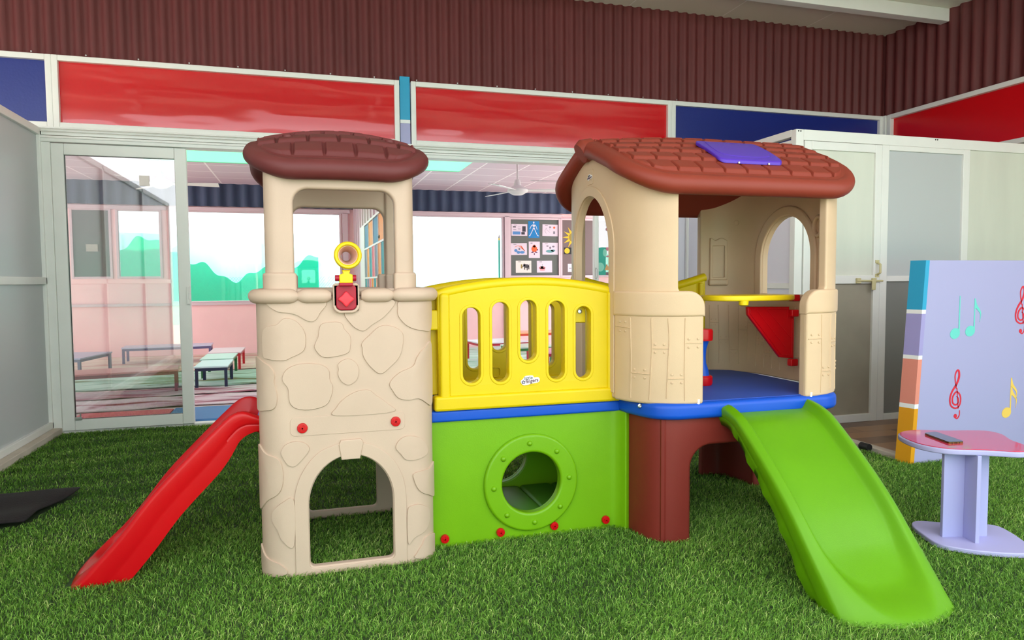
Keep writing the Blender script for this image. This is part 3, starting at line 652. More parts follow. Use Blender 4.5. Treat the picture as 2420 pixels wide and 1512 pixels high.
# ---- playhouse walls
HP = Path([(1.645, 3.59), (1.57, 3.585), (1.50, 3.565), (1.42, 3.505), (1.365, 3.40), (1.345, 3.25), (1.345, 2.99), (1.365, 2.84), (1.42, 2.735), (1.50, 2.675), (1.57, 2.655), (1.645, 2.65)])
L_ = HP.L
def mirx(f): return lambda s, z, t: (lambda p: (2 * 1.905 - p[0], p[1], p[2]))(f(s, z, t))
def s_at_y(y, lo, hi):
    for u in np.linspace(lo, hi, 800):
        if HP.at(u)[1] <= y: return u
    return hi
sy = lambda y: s_at_y(y, 0, L_)
hcuts = np.linspace(0.01, L_ - 0.01, 60)
def house_outline(u0):
    U1 = L_ - 0.112; out = [(u0, 0.615), (L_, 0.615)]
    for k in range(9): a = k / 8 * PI / 2; out.append((L_ - 0.075 + 0.075 * math.cos(a), 1.02 + 0.075 * math.sin(a)))
    for k in range(1, 5): a = k / 4 * PI / 2; out.append((U1 + 0.025 - 0.025 * math.sin(a) if False else U1 + 0.02 * (1 - math.sin(a)), 1.095 + 0.02 * (1 - math.cos(a))))
    for u in np.linspace(U1, u0, 60):
        x, y = HP.at(u); xr = x - HCX if u0 > 0.1 else 3.81 - x - HCX; out.append((float(u), float(zf_h(np.array(xr), np.array(y - HCY))) - 0.050))
    return out
TH = 0.042; US = next(u for u in np.linspace(0, L_, 900) if HP.at(u)[0] < 1.462)
sc_ = (sy(3.325) + sy(2.915)) / 2
door = arch(sy(3.325), sy(2.915), 0.632, 1.545, 0.01, 28, 0.26)
hw = [P_('house_wall', panel(house_outline(US), [door], TH, 0.009, HP.map(), hcuts), 'cream', label='cream gable wall on the bridge side with tall arched doorway')]
wind = arch(sy(3.32), sy(2.925), 1.065, 1.475, 0.01, 28, 0.22)
hw.append(P_('house_wall', panel(house_outline(0.04), [wind], TH, 0.009, mirx(HP.map()), hcuts), 'cream', label='cream far side wall with arched window'))
def trimwork(hm, hm_in, win, first):
    t = []
    z1 = 1.545 if first else 1.475; z0 = 0.64 if first else 1.06; h = 0.26 if first else 0.22
    if first:
        o = arch(sy(3.325) - 0.045, sy(2.915) + 0.045, z0, z1 + 0.05, 0, 28, h + 0.04); i = arch(sy(3.325) - 0.004, sy(2.915) + 0.004, z0 - 0.01, z1 + 0.004, 0, 28, h)
        t.append(panel(o, [arch(sy(3.325) - 0.003, sy(2.915) + 0.003, z0 + 0.004, z1 + 0.003, 0.003, 28, h)], 0.008, 0.0035, lambda s, z, q: hm(s, z, TH / 2 + q + 0.002), hcuts))
    # cap band and skirt on the lower front pillar
    sA = sy(2.875)
    cp = [(sA, 0.99), (L_ + 0.004, 0.99)] + [(L_ - 0.071 + 0.075 * math.cos(k / 8 * PI / 2), 1.025 + 0.075 * math.sin(k / 8 * PI / 2)) for k in range(9)] + [(sA, 1.10)]
    t.append(panel(cp, (), 0.056, 0.011, lambda s, z, q: hm(s, z, q + 0.004), hcuts))
    t.append(panel(rrect(sA + 0.004, L_ - 0.001, 0.612, 1.0, 0.012), (), 0.050, 0.010, lambda s, z, q: hm(s, z, q + 0.001), hcuts))
    o = lambda s, z, q: hm(s, z, 0.026 + q)
    A = L_
    for ln in ([(A - .305, .985), (A - .30, .80), (A - .303, .632)], [(A - .215, .985), (A - .212, .85), (A - .222, .63)], [(A - .150, .985), (A - .145, .9), (A - .155, .64)], [(A - .085, .985), (A - .088, .75), (A - .085, .63)],
               [(A - .385, .945), (A - .305, .94)], [(A - .303, .745), (A - .22, .742)], [(A - .213, .855), (A - .15, .855)], [(A - .15, .725), (A - .086, .727)], [(A - .086, .878), (A - .012, .876)]):
        n = 14; q = [(np.interp(k / n, np.linspace(0, 1, len(ln)), [p[0] for p in ln]), np.interp(k / n, np.linspace(0, 1, len(ln)), [p[1] for p in ln])) for k in range(n + 1)]
        t.append(groove(q, o, 0.0026, 0.0030))
    for (x0, x1, z) in ((A - .36, A - .33, .965), (A - .36, A - .33, .925), (A - .285, A - .24, .76), (A - .285, A - .24, .725), (A - .20, A - .165, .872), (A - .20, A - .165, .838), (A - .135, A - .10, .743), (A - .135, A - .10, .708), (A - .07, A - .03, .895), (A - .07, A - .03, .86)):
        for x in (x0, x1): t.append(blob(circle(x, z, 0.0045, 8), o, 0.0034, -0.0005, 0.8))
    # the same boarding inside
    oi = lambda s, z, q: hm_in(s, z, q)
    u_a = US + 0.02 if first else 0.06
    if not first: t.append(groove([(u_a + (sy(2.9) - u_a) * k / 30, 1.035) for k in range(31)], oi, 0.004, 0.005))
    for k, u in enumerate(np.arange(0.10, sy(2.9), 0.062) if not first else []):
        t.append(groove([(u + 0.004 * math.sin(z * 9 + k), z) for z in np.linspace(0.66, 1.0, 12)], oi, 0.0028, 0.0034))
        z = (0.90, 0.80, 0.74, 0.86)[k % 4]; t.append(groove([(u + 0.062 * q / 5, z) for q in range(6)], oi, 0.0028, 0.0034))
        for dx in (0.015, 0.045):
            for dz in (0.016, -0.016): t.append(blob(circle(u + dx, z + dz, 0.004, 8), oi, 0.002, -0.0005, 0.8))
    o0 = 0
    if not first:
        o = arch(sy(3.32) - 0.05, sy(2.925) + 0.05, 1.04, z1 + 0.055, 0, 28, h + 0.05)
        t.append(panel(o, [arch(sy(3.32) - 0.002, sy(2.925) + 0.002, 1.068, z1 + 0.002, 0.003, 28, h)], 0.016, 0.007, lambda s, z, q: hm(s, z, -TH / 2 - q - 0.004), hcuts))
        # menu-board relief, knob and dish
        b0 = 0.10
        mbp = [(b0, 1.13)] + [(b0 + 0.11, 1.13), (b0 + 0.11, 1.36)] + [(b0 + 0.11 - 0.11 * k / 10, 1.37 + 0.016 * abs(math.sin(k / 10 * PI * 1.5))) for k in range(11)]
        t.append(panel(mbp, [rrect(b0 + 0.018, b0 + 0.092, 1.16, 1.34, 0.004)], 0.014, 0.005, lambda s, z, q: hm(s, z, -TH / 2 - q - 0.003), hcuts))
        t.append(panel(rrect(b0 - 0.008, b0 + 0.118, 1.112, 1.150, 0.012), (), 0.026, 0.010, lambda s, z, q: hm(s, z, -TH / 2 - q - 0.006), hcuts))
        t.append(blob(circle(b0 + 0.165, 1.47, 0.016, 16), oi, 0.007, -0.001, 0.6))
        ds = sy(2.855)
        t.append(panel(circle(ds, 1.405, 0.056, 28), [circle(ds, 1.405, 0.036, 28)], 0.022, 0.008, lambda s, z, q: hm(s, z, -TH / 2 - q - 0.006), hcuts))
        for z in (1.07, 0.70): t.append(panel(circle(0.055, z, 0.018, 16), [circle(0.055, z, 0.014, 16)], 0.004, 0.001, lambda s, z, q: hm(s, z, -TH / 2 - q - 0.001)))
    return join(*t)
hm = HP.map(); obj('wall_relief', trimwork(hm, lambda s, z, q: hm(s, z, -TH / 2 - q), None, True), 'cream', hw[0])
hm2 = mirx(HP.map()); obj('wall_relief', trimwork(hm2, lambda s, z, q: hm2(s, z, -TH / 2 - q), None, False), 'cream', hw[1])
for x in (1.62, 2.20): P_('foot_peg', lathe([(0.008, 0.612), (0.009, 0.634)], (x, 2.632, 0), 'z', 12), 'white', label='small white peg under the pillar')

# ---- decks and base
dk = catmull([(1.372, 2.93), (1.385, 2.80), (1.425, 2.68), (1.50, 2.628), (1.60, 2.618), (1.9, 2.618), (2.21, 2.618), (2.31, 2.628), (2.385, 2.68), (2.425, 2.80), (2.438, 2.93), (2.438, 3.31), (2.425, 3.44), (2.385, 3.56), (2.31, 3.612), (2.21, 3.622), (1.9, 3.622), (1.6, 3.622), (1.5, 3.612), (1.425, 3.56), (1.385, 3.44), (1.372, 3.31)], 4)
P_('house_deck', panel(dk, (), 0.072, 0.022, lambda s, z, t: (s, z, 0.583 + t), None, None, 3), 'blue', label='blue floor rim of the playhouse')
dk2 = [(1.905 + (x - 1.905) * 0.93, 3.12 + (y - 3.12) * 0.93) for x, y in dk]
P_('house_floor', panel(dk2, (), 0.004, 0.001, lambda s, z, t: (s, z, 0.6195 + t)), 'deckblue', label='scuffed dark blue walking surface')
P_('bridge_deck', MB().box(0.505, 1.395, 2.900, 3.44, 0.549, 0.598), 'blue', bev=0.010, seg=3, label='blue bridge floor edge')
P_('deck_screw', lathe([(0.010, 0.0), (0.010, -0.004), (0.006, -0.006), (0.005, -0.002), (0, -0.002)], (1.395, 2.735, 0.600), 'y', 16), 'steel')
BP_ = Path([(1.412, 2.98), (1.412, 2.90), (1.420, 2.80), (1.445, 2.715), (1.49, 2.668), (1.56, 2.655), (1.7, 2.655), (1.905, 2.655), (2.11, 2.655), (2.25, 2.655), (2.32, 2.668), (2.365, 2.715), (2.39, 2.80), (2.398, 2.90), (2.398, 2.98)])
sbx = lambda x: next(u for u in np.linspace(0.1, BP_.L, 2000) if BP_.at(u)[0] >= x and BP_.at(u)[1] < 2.68)
a0, a1 = sbx(1.598), sbx(2.212)
ol = [(0, 0.0), (a0, 0.0), (a0, 0.33)] + [(a0 + 0.10 - 0.10 * math.cos(k / 8 * PI / 2), 0.33 + 0.095 * math.sin(k / 8 * PI / 2)) for k in range(1, 9)] + [(a1 - 0.10 + 0.10 * math.sin(k / 8 * PI / 2), 0.33 + 0.095 * math.cos(k / 8 * PI / 2)) for k in range(0, 9)] + [(a1, 0.0), (BP_.L, 0.0), (BP_.L, 0.553), (0, 0.553)]
bcuts = np.linspace(0.01, BP_.L - 0.01, 50)
fbm = BP_.map()
bs1 = panel(ol, (), 0.05, 0.012, lambda s, z, t: fbm(s, z, t - 0.02), bcuts)
bs2 = panel(ol, (), 0.05, 0.012, lambda s, z, t: (lambda p: (p[0], 6.24 - p[1], p[2]))(fbm(s, z, t - 0.02)), bcuts)
gv = MB()
for s in (sbx(1.495) - 0.02, ): gv = groove([(s, z) for z in np.linspace(0.01, 0.545, 20)], lambda s_, z, t: fbm(s_, z, 0.005 + t), 0.012, 0.006)
P_('brown_base', join(bs1, gv), 'brown', label='brown front leg frame under the playhouse')
P_('brown_base', bs2, 'brown', label='brown rear leg frame under the playhouse')
P_('base_peg', lathe([(0.010, 0.0), (0.010, -0.004), (0.006, -0.005), (0.005, -0.001), (0, -0.001)], (2.36, 3.50, 0.37), 'y', 14), 'steel')

# ---- bridge railings
slots = [(0.647, 0.7235, 0.712, 1.035), (0.778, 0.8505, 0.711, 1.056), (0.905, 0.977, 0.799, 1.063), (1.035, 1.109, 0.710, 1.057), (1.164, 1.235, 0.710, 1.031)]
def railing(y, thin=False):
    top = [(0.538 + (1.366 - 0.538) * k / 40, 1.095 + 0.050 * (1 - ((k - 20) / 20) ** 2)) for k in range(41)]
    ol = [(0.545, 0.60), (1.362, 0.60)] + top[::-1]
    hs = [rrect(a, b, c, d, (b - a) / 2 - 0.0005, 8) for a, b, c, d in slots]
    t = [panel(ol, hs, 0.046, 0.010, yplane(y))]
    tb = tube([(x, y - 0.004, z - 0.004) for x, z in top], [0.016, 0.021] + [0.0235] * 37 + [0.021, 0.016], 16); t.append(tb)
    t.append(panel(rrect(0.520, 1.380, 0.597, 0.662, 0.012), (), 0.064, 0.012, yplane(y - 0.006)))
    for x0, x1 in ((0.546, 0.592), (1.314, 1.360)): t.append(panel(rrect(x0, x1, 0.64, 1.10, 0.018), (), 0.060, 0.014, yplane(y - 0.004)))
    for a, b, c, d in slots:
        t.append(panel(rrect(a - 0.014, b + 0.014, c - 0.014, d + 0.014, (b - a) / 2 + 0.0135, 8), [rrect(a - 0.001, b + 0.001, c - 0.001, d + 0.001, (b - a) / 2 + 0.0005, 8)], 0.050, 0.003, yplane(y - 0.001)))
    t.append(panel(rrect(0.500, 0.56, 0.943, 1.027, 0.006), (), 0.030, 0.006, yplane(y)))
    t.append(panel(rrect(1.345, 1.392, 0.932, 1.014, 0.006), (), 0.040, 0.006, yplane(y - 0.004)))
    return t
rf = P_('railing', join(*railing(2.925)), 'yellow', label='front yellow bridge railing with five slots')
rb = railing(3.402); rb.append(panel(rrect(0.855, 0.945, 0.665, 0.715, 0.014), [rrect(0.859, 0.941, 0.669, 0.711, 0.012)], 0.006, 0.002, yplane(3.375)))
P_('railing', join(*rb), 'yellow', label='rear yellow bridge railing seen through the front one')
P_('railing_bracket', panel(rrect(1.170, 1.232, 0.955, 1.040, (0.002, 0.002, 0.03, 0.03)), (), 0.012, 0.004, yplane(2.958)), 'yellow')
P_('railing_screw', lathe([(0.010, 0.0), (0.010, -0.004), (0.006, -0.005), (0.005, -0.002), (0, -0.002)], (1.203, 2.950, 1.007), 'y', 14), 'steel')
P_('tower_bracket', MB().box(0.495, 0.548, 2.95, 2.965, 0.66, 1.07), 'yellow', bev=0.006)
# ---- rear playhouse railing, dipping in the middle
top = [(1.40 + (2.215 - 1.40) * k / 30, 1.165 - 0.075 * math.sin(k / 30 * PI) ** 1.0) for k in range(31)]
rr = [panel([(1.40, 0.62), (2.215, 0.62)] + top[::-1], [rrect(1.62, 2.02, 0.72, 0.95, 0.08)], 0.04, 0.010, yplane(3.545)), tube([(x, 3.54, z - 0.004) for x, z in top], 0.024, 14)]
P_('railing', join(*rr), 'yellow', label='rear yellow railing of the playhouse, dipped in the middle')
# spool toy panel hung by the pillar: red caps, blue waists
sx, sy_ = 1.905, 3.06
P_('spinner', lathe([(0.0, 0.845), (0.05, 0.845), (0.052, 0.855), (0.052, 0.893), (0.046, 0.902), (0, 0.902)], (sx, sy_, 0), 'z', 24), 'red', label='upper red cap of the spool')
P_('spinner', lathe([(0.0, 0.622), (0.048, 0.622), (0.052, 0.632), (0.052, 0.662), (0.046, 0.670), (0, 0.670)], (sx, sy_, 0), 'z', 24), 'red', label='lower red cap of the spool')
P_('spinner_column', lathe([(0.036, 0.668), (0.030, 0.70), (0.020, 0.73), (0.018, 0.76), (0.020, 0.80), (0.034, 0.847)], (sx, sy_, 0), 'z', 24), 'blue', label='blue waisted column of the spool')
P_('railing_leaf', MB().box(2.165, 2.19, 3.505, 3.56, 0.62, 1.13), 'yellow', bev=0.008)
# ---- counter, bracket and hinges inside the playhouse
ct = []
for k in range(40):
    a = 2 * PI * k / 40; ct.append((2.135 + 0.245 * math.copysign(abs(math.cos(a)) ** 0.8, math.cos(a)), 3.02 + 0.150 * math.copysign(abs(math.sin(a)) ** 0.9, math.sin(a))))
cn = P_('counter', panel(ct, (), 0.028, 0.008, lambda s, z, t: (s, z, 1.056 + t)), 'yellow2', label='yellow oval counter shelf')
obj('knob', lathe([(0.014, 1.020), (0.022, 1.024), (0.024, 1.044)], (2.03, 2.90, 0), 'z', 18), 'yellow2', cn)
obj('shelf_hinge', MB().box(2.362, 2.40, 2.955, 3.0, 1.035, 1.068), 'red', cn, bev=0.005, label='red hinge block')
bk = [(2.105, 1.012), (2.352, 1.008), (2.352, 0.966), (2.382, 0.958), (2.382, 0.744), (2.30, 0.752), (2.108, 0.972)]
br = P_('shelf_bracket', panel(bk, (), 0.022, 0.006, yplane(2.985)), 'darkred' if False else 'red', label='red folding bracket under the counter')
ibk = [(2.118, 1.000), (2.342, 0.997), (2.342, 0.955), (2.370, 0.946), (2.370, 0.758), (2.304, 0.765), (2.120, 0.975)]
obj('bracket_relief', join(panel(ibk, [[(2.243 + (x - 2.243) * 0.96, 0.90 + (z - 0.90) * 0.96) for x, z in ibk]], 0.004, 0.0012, yplane(2.973)),
    groove([(2.16 + 0.17 * k / 8, 0.992 - 0.19 * k / 8) for k in range(9)], lambda s, z, t: (s, 2.974 - t, z), 0.003, 0.002), groove([(2.22 + 0.14 * k / 8, 0.992 - 0.14 * k / 8) for k in range(9)], lambda s, z, t: (s, 2.974 - t, z), 0.003, 0.002)), 'red', br)
for z in (0.975, 0.725): obj('hinge_block', MB().box(2.352, 2.395, 2.955, 2.99, z - 0.018, z + 0.018), 'red', br, bev=0.006)

# ---- green crawl-tunnel panels under the bridge
GPp = Path([(0.50, 2.932), (0.8, 2.932), (1.1, 2.932), (1.30, 2.932), (1.355, 2.928), (1.385, 2.905), (1.405, 2.865)])
PC = (0.953, 0.254)
s_of = lambda x: x - 0.50
gm = GPp.map()
gp = panel([(0, 0.0), (GPp.L, 0.0), (GPp.L, 0.552), (0, 0.552)], [circle(s_of(PC[0]), PC[1], 0.137, 64)], 0.034, 0.006, gm, np.linspace(0.82, GPp.L - .005, 16))
g1 = P_('tunnel_panel', gp, 'green', label='green front panel under the bridge with porthole')
ring = [panel(circle(s_of(PC[0]), PC[1], 0.218, 72), [circle(s_of(PC[0]), PC[1], 0.136, 64)], 0.030, 0.012, lambda s, z, t: gm(s, z, t + 0.020), None, None, 4)]
obj('porthole_ring', ring[0], 'green', g1, label='raised round green porthole rim')
for k in range(8):
    a = PI / 2 + 2 * PI * k / 8 + 0.06
    obj('rim_stud', lathe([(0.0125, 0.003), (0.012, -0.003), (0.009, -0.008), (0.0045, -0.0105), (0, -0.0112)], (PC[0] + 0.176 * math.cos(a), 2.898, PC[1] + 0.178 * math.sin(a)), 'y', 20), 'green', g1)
g2m = lambda s, z, t: (0.5 + s, 3.415 - t, z)
P_('tunnel_panel', join(panel([(0, 0.0), (0.905, 0.0), (0.905, 0.552), (0, 0.552)], [circle(0.453, PC[1], 0.137, 64)], 0.034, 0.006, g2m), panel(circle(0.453, PC[1], 0.20, 64), [circle(0.453, PC[1], 0.136, 64)], 0.03, 0.012, lambda s, z, t: g2m(s, z, t - 0.02)), panel(rrect(0.60, 0.66, 0.36, 0.56, 0.028), (), 0.03, 0.012, lambda s, z, t: g2m(s, z, t - 0.025))), 'green', label='green rear panel under the bridge')
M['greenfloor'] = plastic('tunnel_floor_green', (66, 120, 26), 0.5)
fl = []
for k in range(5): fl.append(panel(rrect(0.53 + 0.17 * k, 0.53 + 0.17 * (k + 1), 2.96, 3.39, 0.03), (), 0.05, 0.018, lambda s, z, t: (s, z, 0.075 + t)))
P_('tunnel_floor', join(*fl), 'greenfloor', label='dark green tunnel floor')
P_('tunnel_wall', MB().box(1.385, 1.405, 2.93, 3.42, 0, 0.55), 'green', bev=0.004)
for x, z in ((0.560, 0.042), (0.809, 0.043), (1.060, 0.045), (1.312, 0.046)): red_bolt(x, 2.908, z, 0.019)

# ---- slides
def slide(rail, c0, c1, h0, h1, sgn, axis, D=0.05, ui=0.62, end_bulge=0.05, t0=0.80, t1=0.93, hs=0.10, he=0.13, nt=150, nu=81, ramp=1.0, flute=0.0):
    R = np.array(catmull(rail, 10, False)); d = np.linalg.norm(np.diff(R, axis=0), axis=1); S = np.concatenate([[0], np.cumsum(d)]); S /= S[-1]
    V = []; F = []
    def place(l, w, z): return (w, l, z) if axis == 'y' else (l, w, z)
    T = np.linspace(0, 1, nt)
    def frame(t):
        l = np.interp(t, S, R[:, 0]); z = np.interp(t, S, R[:, 1]); e = 0.035
        dl = np.interp(min(t + e, 1), S, R[:, 0]) - np.interp(max(t - e, 0), S, R[:, 0]); dz = np.interp(min(t + e, 1), S, R[:, 1]) - np.interp(max(t - e, 0), S, R[:, 1])
        n = math.hypot(dl, dz); tl, tz = dl / n, dz / n
        nl, nz = -tz, tl
        if nz < 0: nl, nz = -nl, -nz
        return l, z, tl, tz, nl, nz
    U = np.linspace(-1, 1, nu)
    def ring(t):
        l, z, tl, tz, nl, nz = frame(t); c = c0 + (c1 - c0) * t; hw = h0 + (h1 - h0) * t; row = []
        for u in U:
            rr = math.sqrt((abs(u) / ui) ** 4 + max(0, (t - t0) / (t1 - t0)) ** 2)
            f = float(smooth(1.16, 0.80, rr)) if True else 0
            f *= float(smooth(0.0, 0.05, t)) if False else 1
            edge = -0.012 * max(0, (abs(u) - 0.82) / 0.18) ** 2
            dd = -D * f + edge
            b = sgn * end_bulge * (1 - u * u) * float(smooth(0.75, 1.0, t))
            row.append((l + nl * dd + (b if axis == 'y' else b), c + u * hw, max(z + nz * dd, 0.004)))
        h = (hs + (he - hs) * t) * (ramp + (1 - ramp) * float(smooth(0.0, 0.16, t)))
        sc = flute * abs(math.sin(t * 20))
        out = []
        bb = [row[-1]]; 
        for (q, ins) in ((0.10, -0.004), (0.42, -0.001), (0.50, 0.008), (0.58, 0.004), (0.97, 0.010 + sc)):
            out.append((q, ins))
        right = []; left = []; nl = nl * float(smooth(0.0, 0.42, t)); nz = math.sqrt(max(1 - nl * nl, 0))
        for q, ins in out:
            zz = z - 0.012 * nz - nz * h * q; ll = l - nl * h * q - nl * 0.012
            if zz < 0.0: 
                k = (z - 0.012) / max(nz * h * q, 1e-6); k = min(max(k, 0), 1); zz = 0.0; ll = l - nl * h * q * k
            right.append((ll, c + hw - ins, zz)); left.append((ll, c - hw + ins, zz))
        return row + right + left[::-1]
    for t in T:
        for p in ring(t): V.append(place(*p))
    K = nu + 10
    for i in range(nt - 1):
        for k in range(K): F.append((i * K + k, i * K + (k + 1) % K, (i + 1) * K + (k + 1) % K, (i + 1) * K + k))
    F.append(tuple(range(K))); F.append(tuple((nt - 1) * K + k for k in range(K))[::-1])
    mb = MB(); mb.add(V, F)
    bm = bmesh.new(); bm.from_mesh(mb.mesh()); bmesh.ops.recalc_face_normals(bm, faces=bm.faces); me = bpy.data.meshes.new('slide'); bm.to_mesh(me); bm.free(); return me
gr = [(2.69, 0.600), (2.655, 0.606), (2.60, 0.603), (2.54, 0.588), (2.48, 0.562), (2.37, 0.488), (2.25, 0.400), (2.13, 0.300), (2.02, 0.190), (1.92, 0.090), (1.865, 0.032), (1.835, 0.008)]
P_('green_slide', slide(gr, 1.972, 1.925, 0.238, 0.236, -1, 'y', D=0.040, ui=0.80, end_bulge=0.085, t0=0.60, t1=0.93, hs=0.085, he=0.15, flute=0.010), 'green2', label='bright green slide at the front of the playhouse', ang=70)
rd = [(-0.150, 0.606), (-0.195, 0.626), (-0.240, 0.641), (-0.290, 0.628), (-0.357, 0.570), (-0.467, 0.460), (-0.591, 0.329), (-0.699, 0.190), (-0.795, 0.080), (-0.865, 0.004)]
P_('red_slide', slide(rd, 3.145, 3.145, 0.205, 0.215, -1, 'x', D=0.075, ui=0.86, end_bulge=0.02, t0=0.85, t1=0.97, hs=0.128, he=0.14, ramp=0.35), 'red', label='short red slide at the left of the tower', ang=70)

# ---- telescope on the tower rail
TC = (0.158, 2.745)
tl = P_('telescope_mount', panel(rrect(0.121, 0.197, 1.040, 1.136, (0.02, 0.02, 0.012, 0.012)), (), 0.012, 0.004, yplane(2.770)), 'darkred', label='dark red mounting plate of the telescope')
obj('mount_rim', panel(rrect(0.109, 0.209, 1.028, 1.14, (0.03, 0.03, 0.004, 0.004)), [rrect(0.120, 0.198, 1.039, 1.1395, (0.02, 0.02, 0.001, 0.001))], 0.020, 0.005, yplane(2.777)), 'beige', tl, label='beige rim around the mounting plate')
kn = catmull([(0.158 + (0.030 if k % 2 == 0 else 0.021) * math.cos(k * PI / 4 + PI / 4 * 0), 1.083 + (0.030 if k % 2 == 0 else 0.021) * math.sin(k * PI / 4)) for k in range(8)], 5)
M['knobred'] = plastic('knob_red', (232, 52, 66), 0.35)
obj('knob', panel(kn, (), 0.020, 0.006, yplane(2.755)), 'knobred', tl, label='four-lobed red knob')
obj('pivot', MB().box(0.132, 0.184, 2.735, 2.79, 1.134, 1.146).add(*(lambda q: (q.v, q.f))(lathe([(0.012, 0.118), (0.012, 0.198)], (0, 2.765, 1.164), 'x', 14))), 'darkred', tl, bev=0.002, label='dark red pivot fork')
te = P_('telescope', lathe([(0.0365, -0.040), (0.041, -0.047), (0.047, -0.048), (0.0515, -0.042), (0.0525, -0.030), (0.051, -0.010), (0.044, 0.0), (0.042, 0.05), (0.034, 0.08), (0.027, 0.10), (0.020, 0.10), (0.030, 0.04), (0.0355, -0.02)], (0.166, 2.765, 1.250), 'y', 40, True), 'yellow2', label='yellow toy telescope')
obj('telescope_neck', panel([(0.144, 1.195), (0.176, 1.195), (0.172, 1.182), (0.184, 1.176), (0.184, 1.142), (0.134, 1.142), (0.134, 1.176), (0.148, 1.182)], (), 0.036, 0.006, yplane(2.765)), 'yellow2', te)
M['lensring'] = mat('lens_ring_pale', (226, 186, 168), 0.5)
obj('inner_tube', lathe([(0.0365, -0.034), (0.0200, 0.085), (0.0180, 0.085), (0.0345, -0.034)], (0.166, 2.765, 1.250), 'y', 32, True), 'lensring', te, label='pale pinkish inner tube')

# ---- stickers
def sticker(name, mapf, lab, k=1.0):
    P = [(-0.040, -0.013), (-0.030, -0.021), (-0.012, -0.020), (0.002, -0.016), (0.02, -0.014), (0.040, -0.009), (0.044, 0.004), (0.036, 0.012), (0.018, 0.012), (0.012, 0.020), (-0.004, 0.021), (-0.024, 0.018), (-0.034, 0.006), (-0.044, -0.002)]
    P = [(x * k, z * k) for x, z in P]
    s = obj(name, panel(catmull(P, 5), (), 0.0012, 0.0003, lambda a, b, t: mapf(a, b, t + 0.001)), 'white', PS, label=lab)
    rot = lambda x, z: (x * 0.995 - z * -0.10 * 0, z + x * 0.12)
    g = M.setdefault('letter_grey', mat('letter_grey', (74, 82, 92), 0.6)); m2 = M.setdefault('letter_maroon', mat('letter_maroon', (96, 52, 74), 0.6)); pu = M.setdefault('mark_purple', mat('mark_purple', (62, 48, 92), 0.6))
    f = lambda ox, oz: (lambda x, y, t: mapf((x + ox) * k, (y + 0.10 * x + oz) * k, 0.0022 + t))
    obj('lettering', textmesh('little', 0.0215, f(-0.0270, 0.0012), 0.0003), g, s, smooth=False, label='the word little')
    obj('lettering', textmesh('fingers', 0.0225, f(-0.0215, -0.0128), 0.0005), m2, s, smooth=False, label='the word fingers')
    mk = []
    for q in range(5):
        a = 2 * PI * q / 5 + 0.4; mk.append(panel(circle((-0.0315 + 0.0055 * math.cos(a)) * k, (-0.0075 + 0.0055 * math.sin(a)) * k, 0.0031 * k, 10), (), 0.0006, 0, lambda a_, b_, t: mapf(a_, b_, t + 0.0022)))
    obj('logo_mark', join(*mk), pu, s, smooth=False, label='small five-lobed purple mark')
    return s
obj('sticker_plate', panel(rrect(0.899, 0.996, 0.688, 0.737, 0.0244), (), 0.003, 0.0014, yplane(2.9025)), 'yellow', rf)
sticker('sticker', lambda a, b, t: (0.947 + a, 2.900 - t, 0.712 + b), 'white sticker reading little fingers on the yellow railing')
su = sy(3.105)
obj('sticker_plate', panel(rrect(su - 0.032, su + 0.032, 1.602, 1.672, 0.006), (), 0.003, 0.0014, lambda s, z, t: hm(s, z, TH / 2 + t + 0.001), None), 'cream', hw[0])
sticker('sticker', lambda a, b, t: hm(su + a, 1.637 + b, TH / 2 + 0.003 + t), 'small white sticker reading little fingers on the playhouse gable', 0.66)

# ================================================================== THINGS AROUND IT
# ---- music board
bt = thing('music_board', 'lilac board painted with music notes and clefs, coloured blocks down its edge', 'board', (4.1, 3.40, 0))
out = [(3.556, 0.0), (5.05, 0.0), (5.05, 1.255), (3.640, 1.255)]
obj('board_face', panel(out, (), 0.016, 0.003, yplane(3.378)), 'lilac', bt, label='lilac painted front')
def edge_strip(z0, z1, m, lab):
    x = lambda z: 3.556 + (3.640 - 3.556) * z / 1.255
    mb = MB(); V = []
    for z in (z0, z1):
        for (dx, y) in ((-0.020, 3.46), (0.0, 3.365), (0.03, 3.365), (0.03, 3.46)): V.append((x(z) + dx, y, z))
    mb.add(V, [(0, 1, 5, 4), (1, 2, 6, 5), (2, 3, 7, 6), (3, 0, 4, 7), (0, 3, 2, 1), (4, 5, 6, 7)]); obj('edge_block', mb, m, bt, smooth=False, label=lab)
for z0, z1, m, lab in ((0, 0.345, 'mustard', 'mustard yellow edge block'), (0.345, 0.372, 'white', 'white joint'), (0.372, 0.648, 'salmon', 'salmon edge block'), (0.648, 0.672, 'white', 'white joint'), (0.672, 0.928, 'lilac2', 'purple-lilac edge block'), (0.928, 0.953, 'white', 'white joint'), (0.953, 1.255, 'cyan', 'bright blue edge block')): edge_strip(z0, z1, m, lab)
M['note_mint'] = mat('note_mint', (104, 206, 196), 0.6); M['note_red'] = mat('note_red', (214, 34, 58), 0.6); M['note_yellow'] = mat('note_yellow', (240, 200, 92), 0.6)
bp_ = yplane(3.3688)
def ell(cx, cz, a, b, rot=0.35, n=28): return [(cx + a * math.cos(t) * math.cos(rot) - b * math.sin(t) * math.sin(rot), cz + a * math.cos(t) * math.sin(rot) + b * math.sin(t) * math.cos(rot)) for t in [2 * PI * k / n for k in range(n)]]
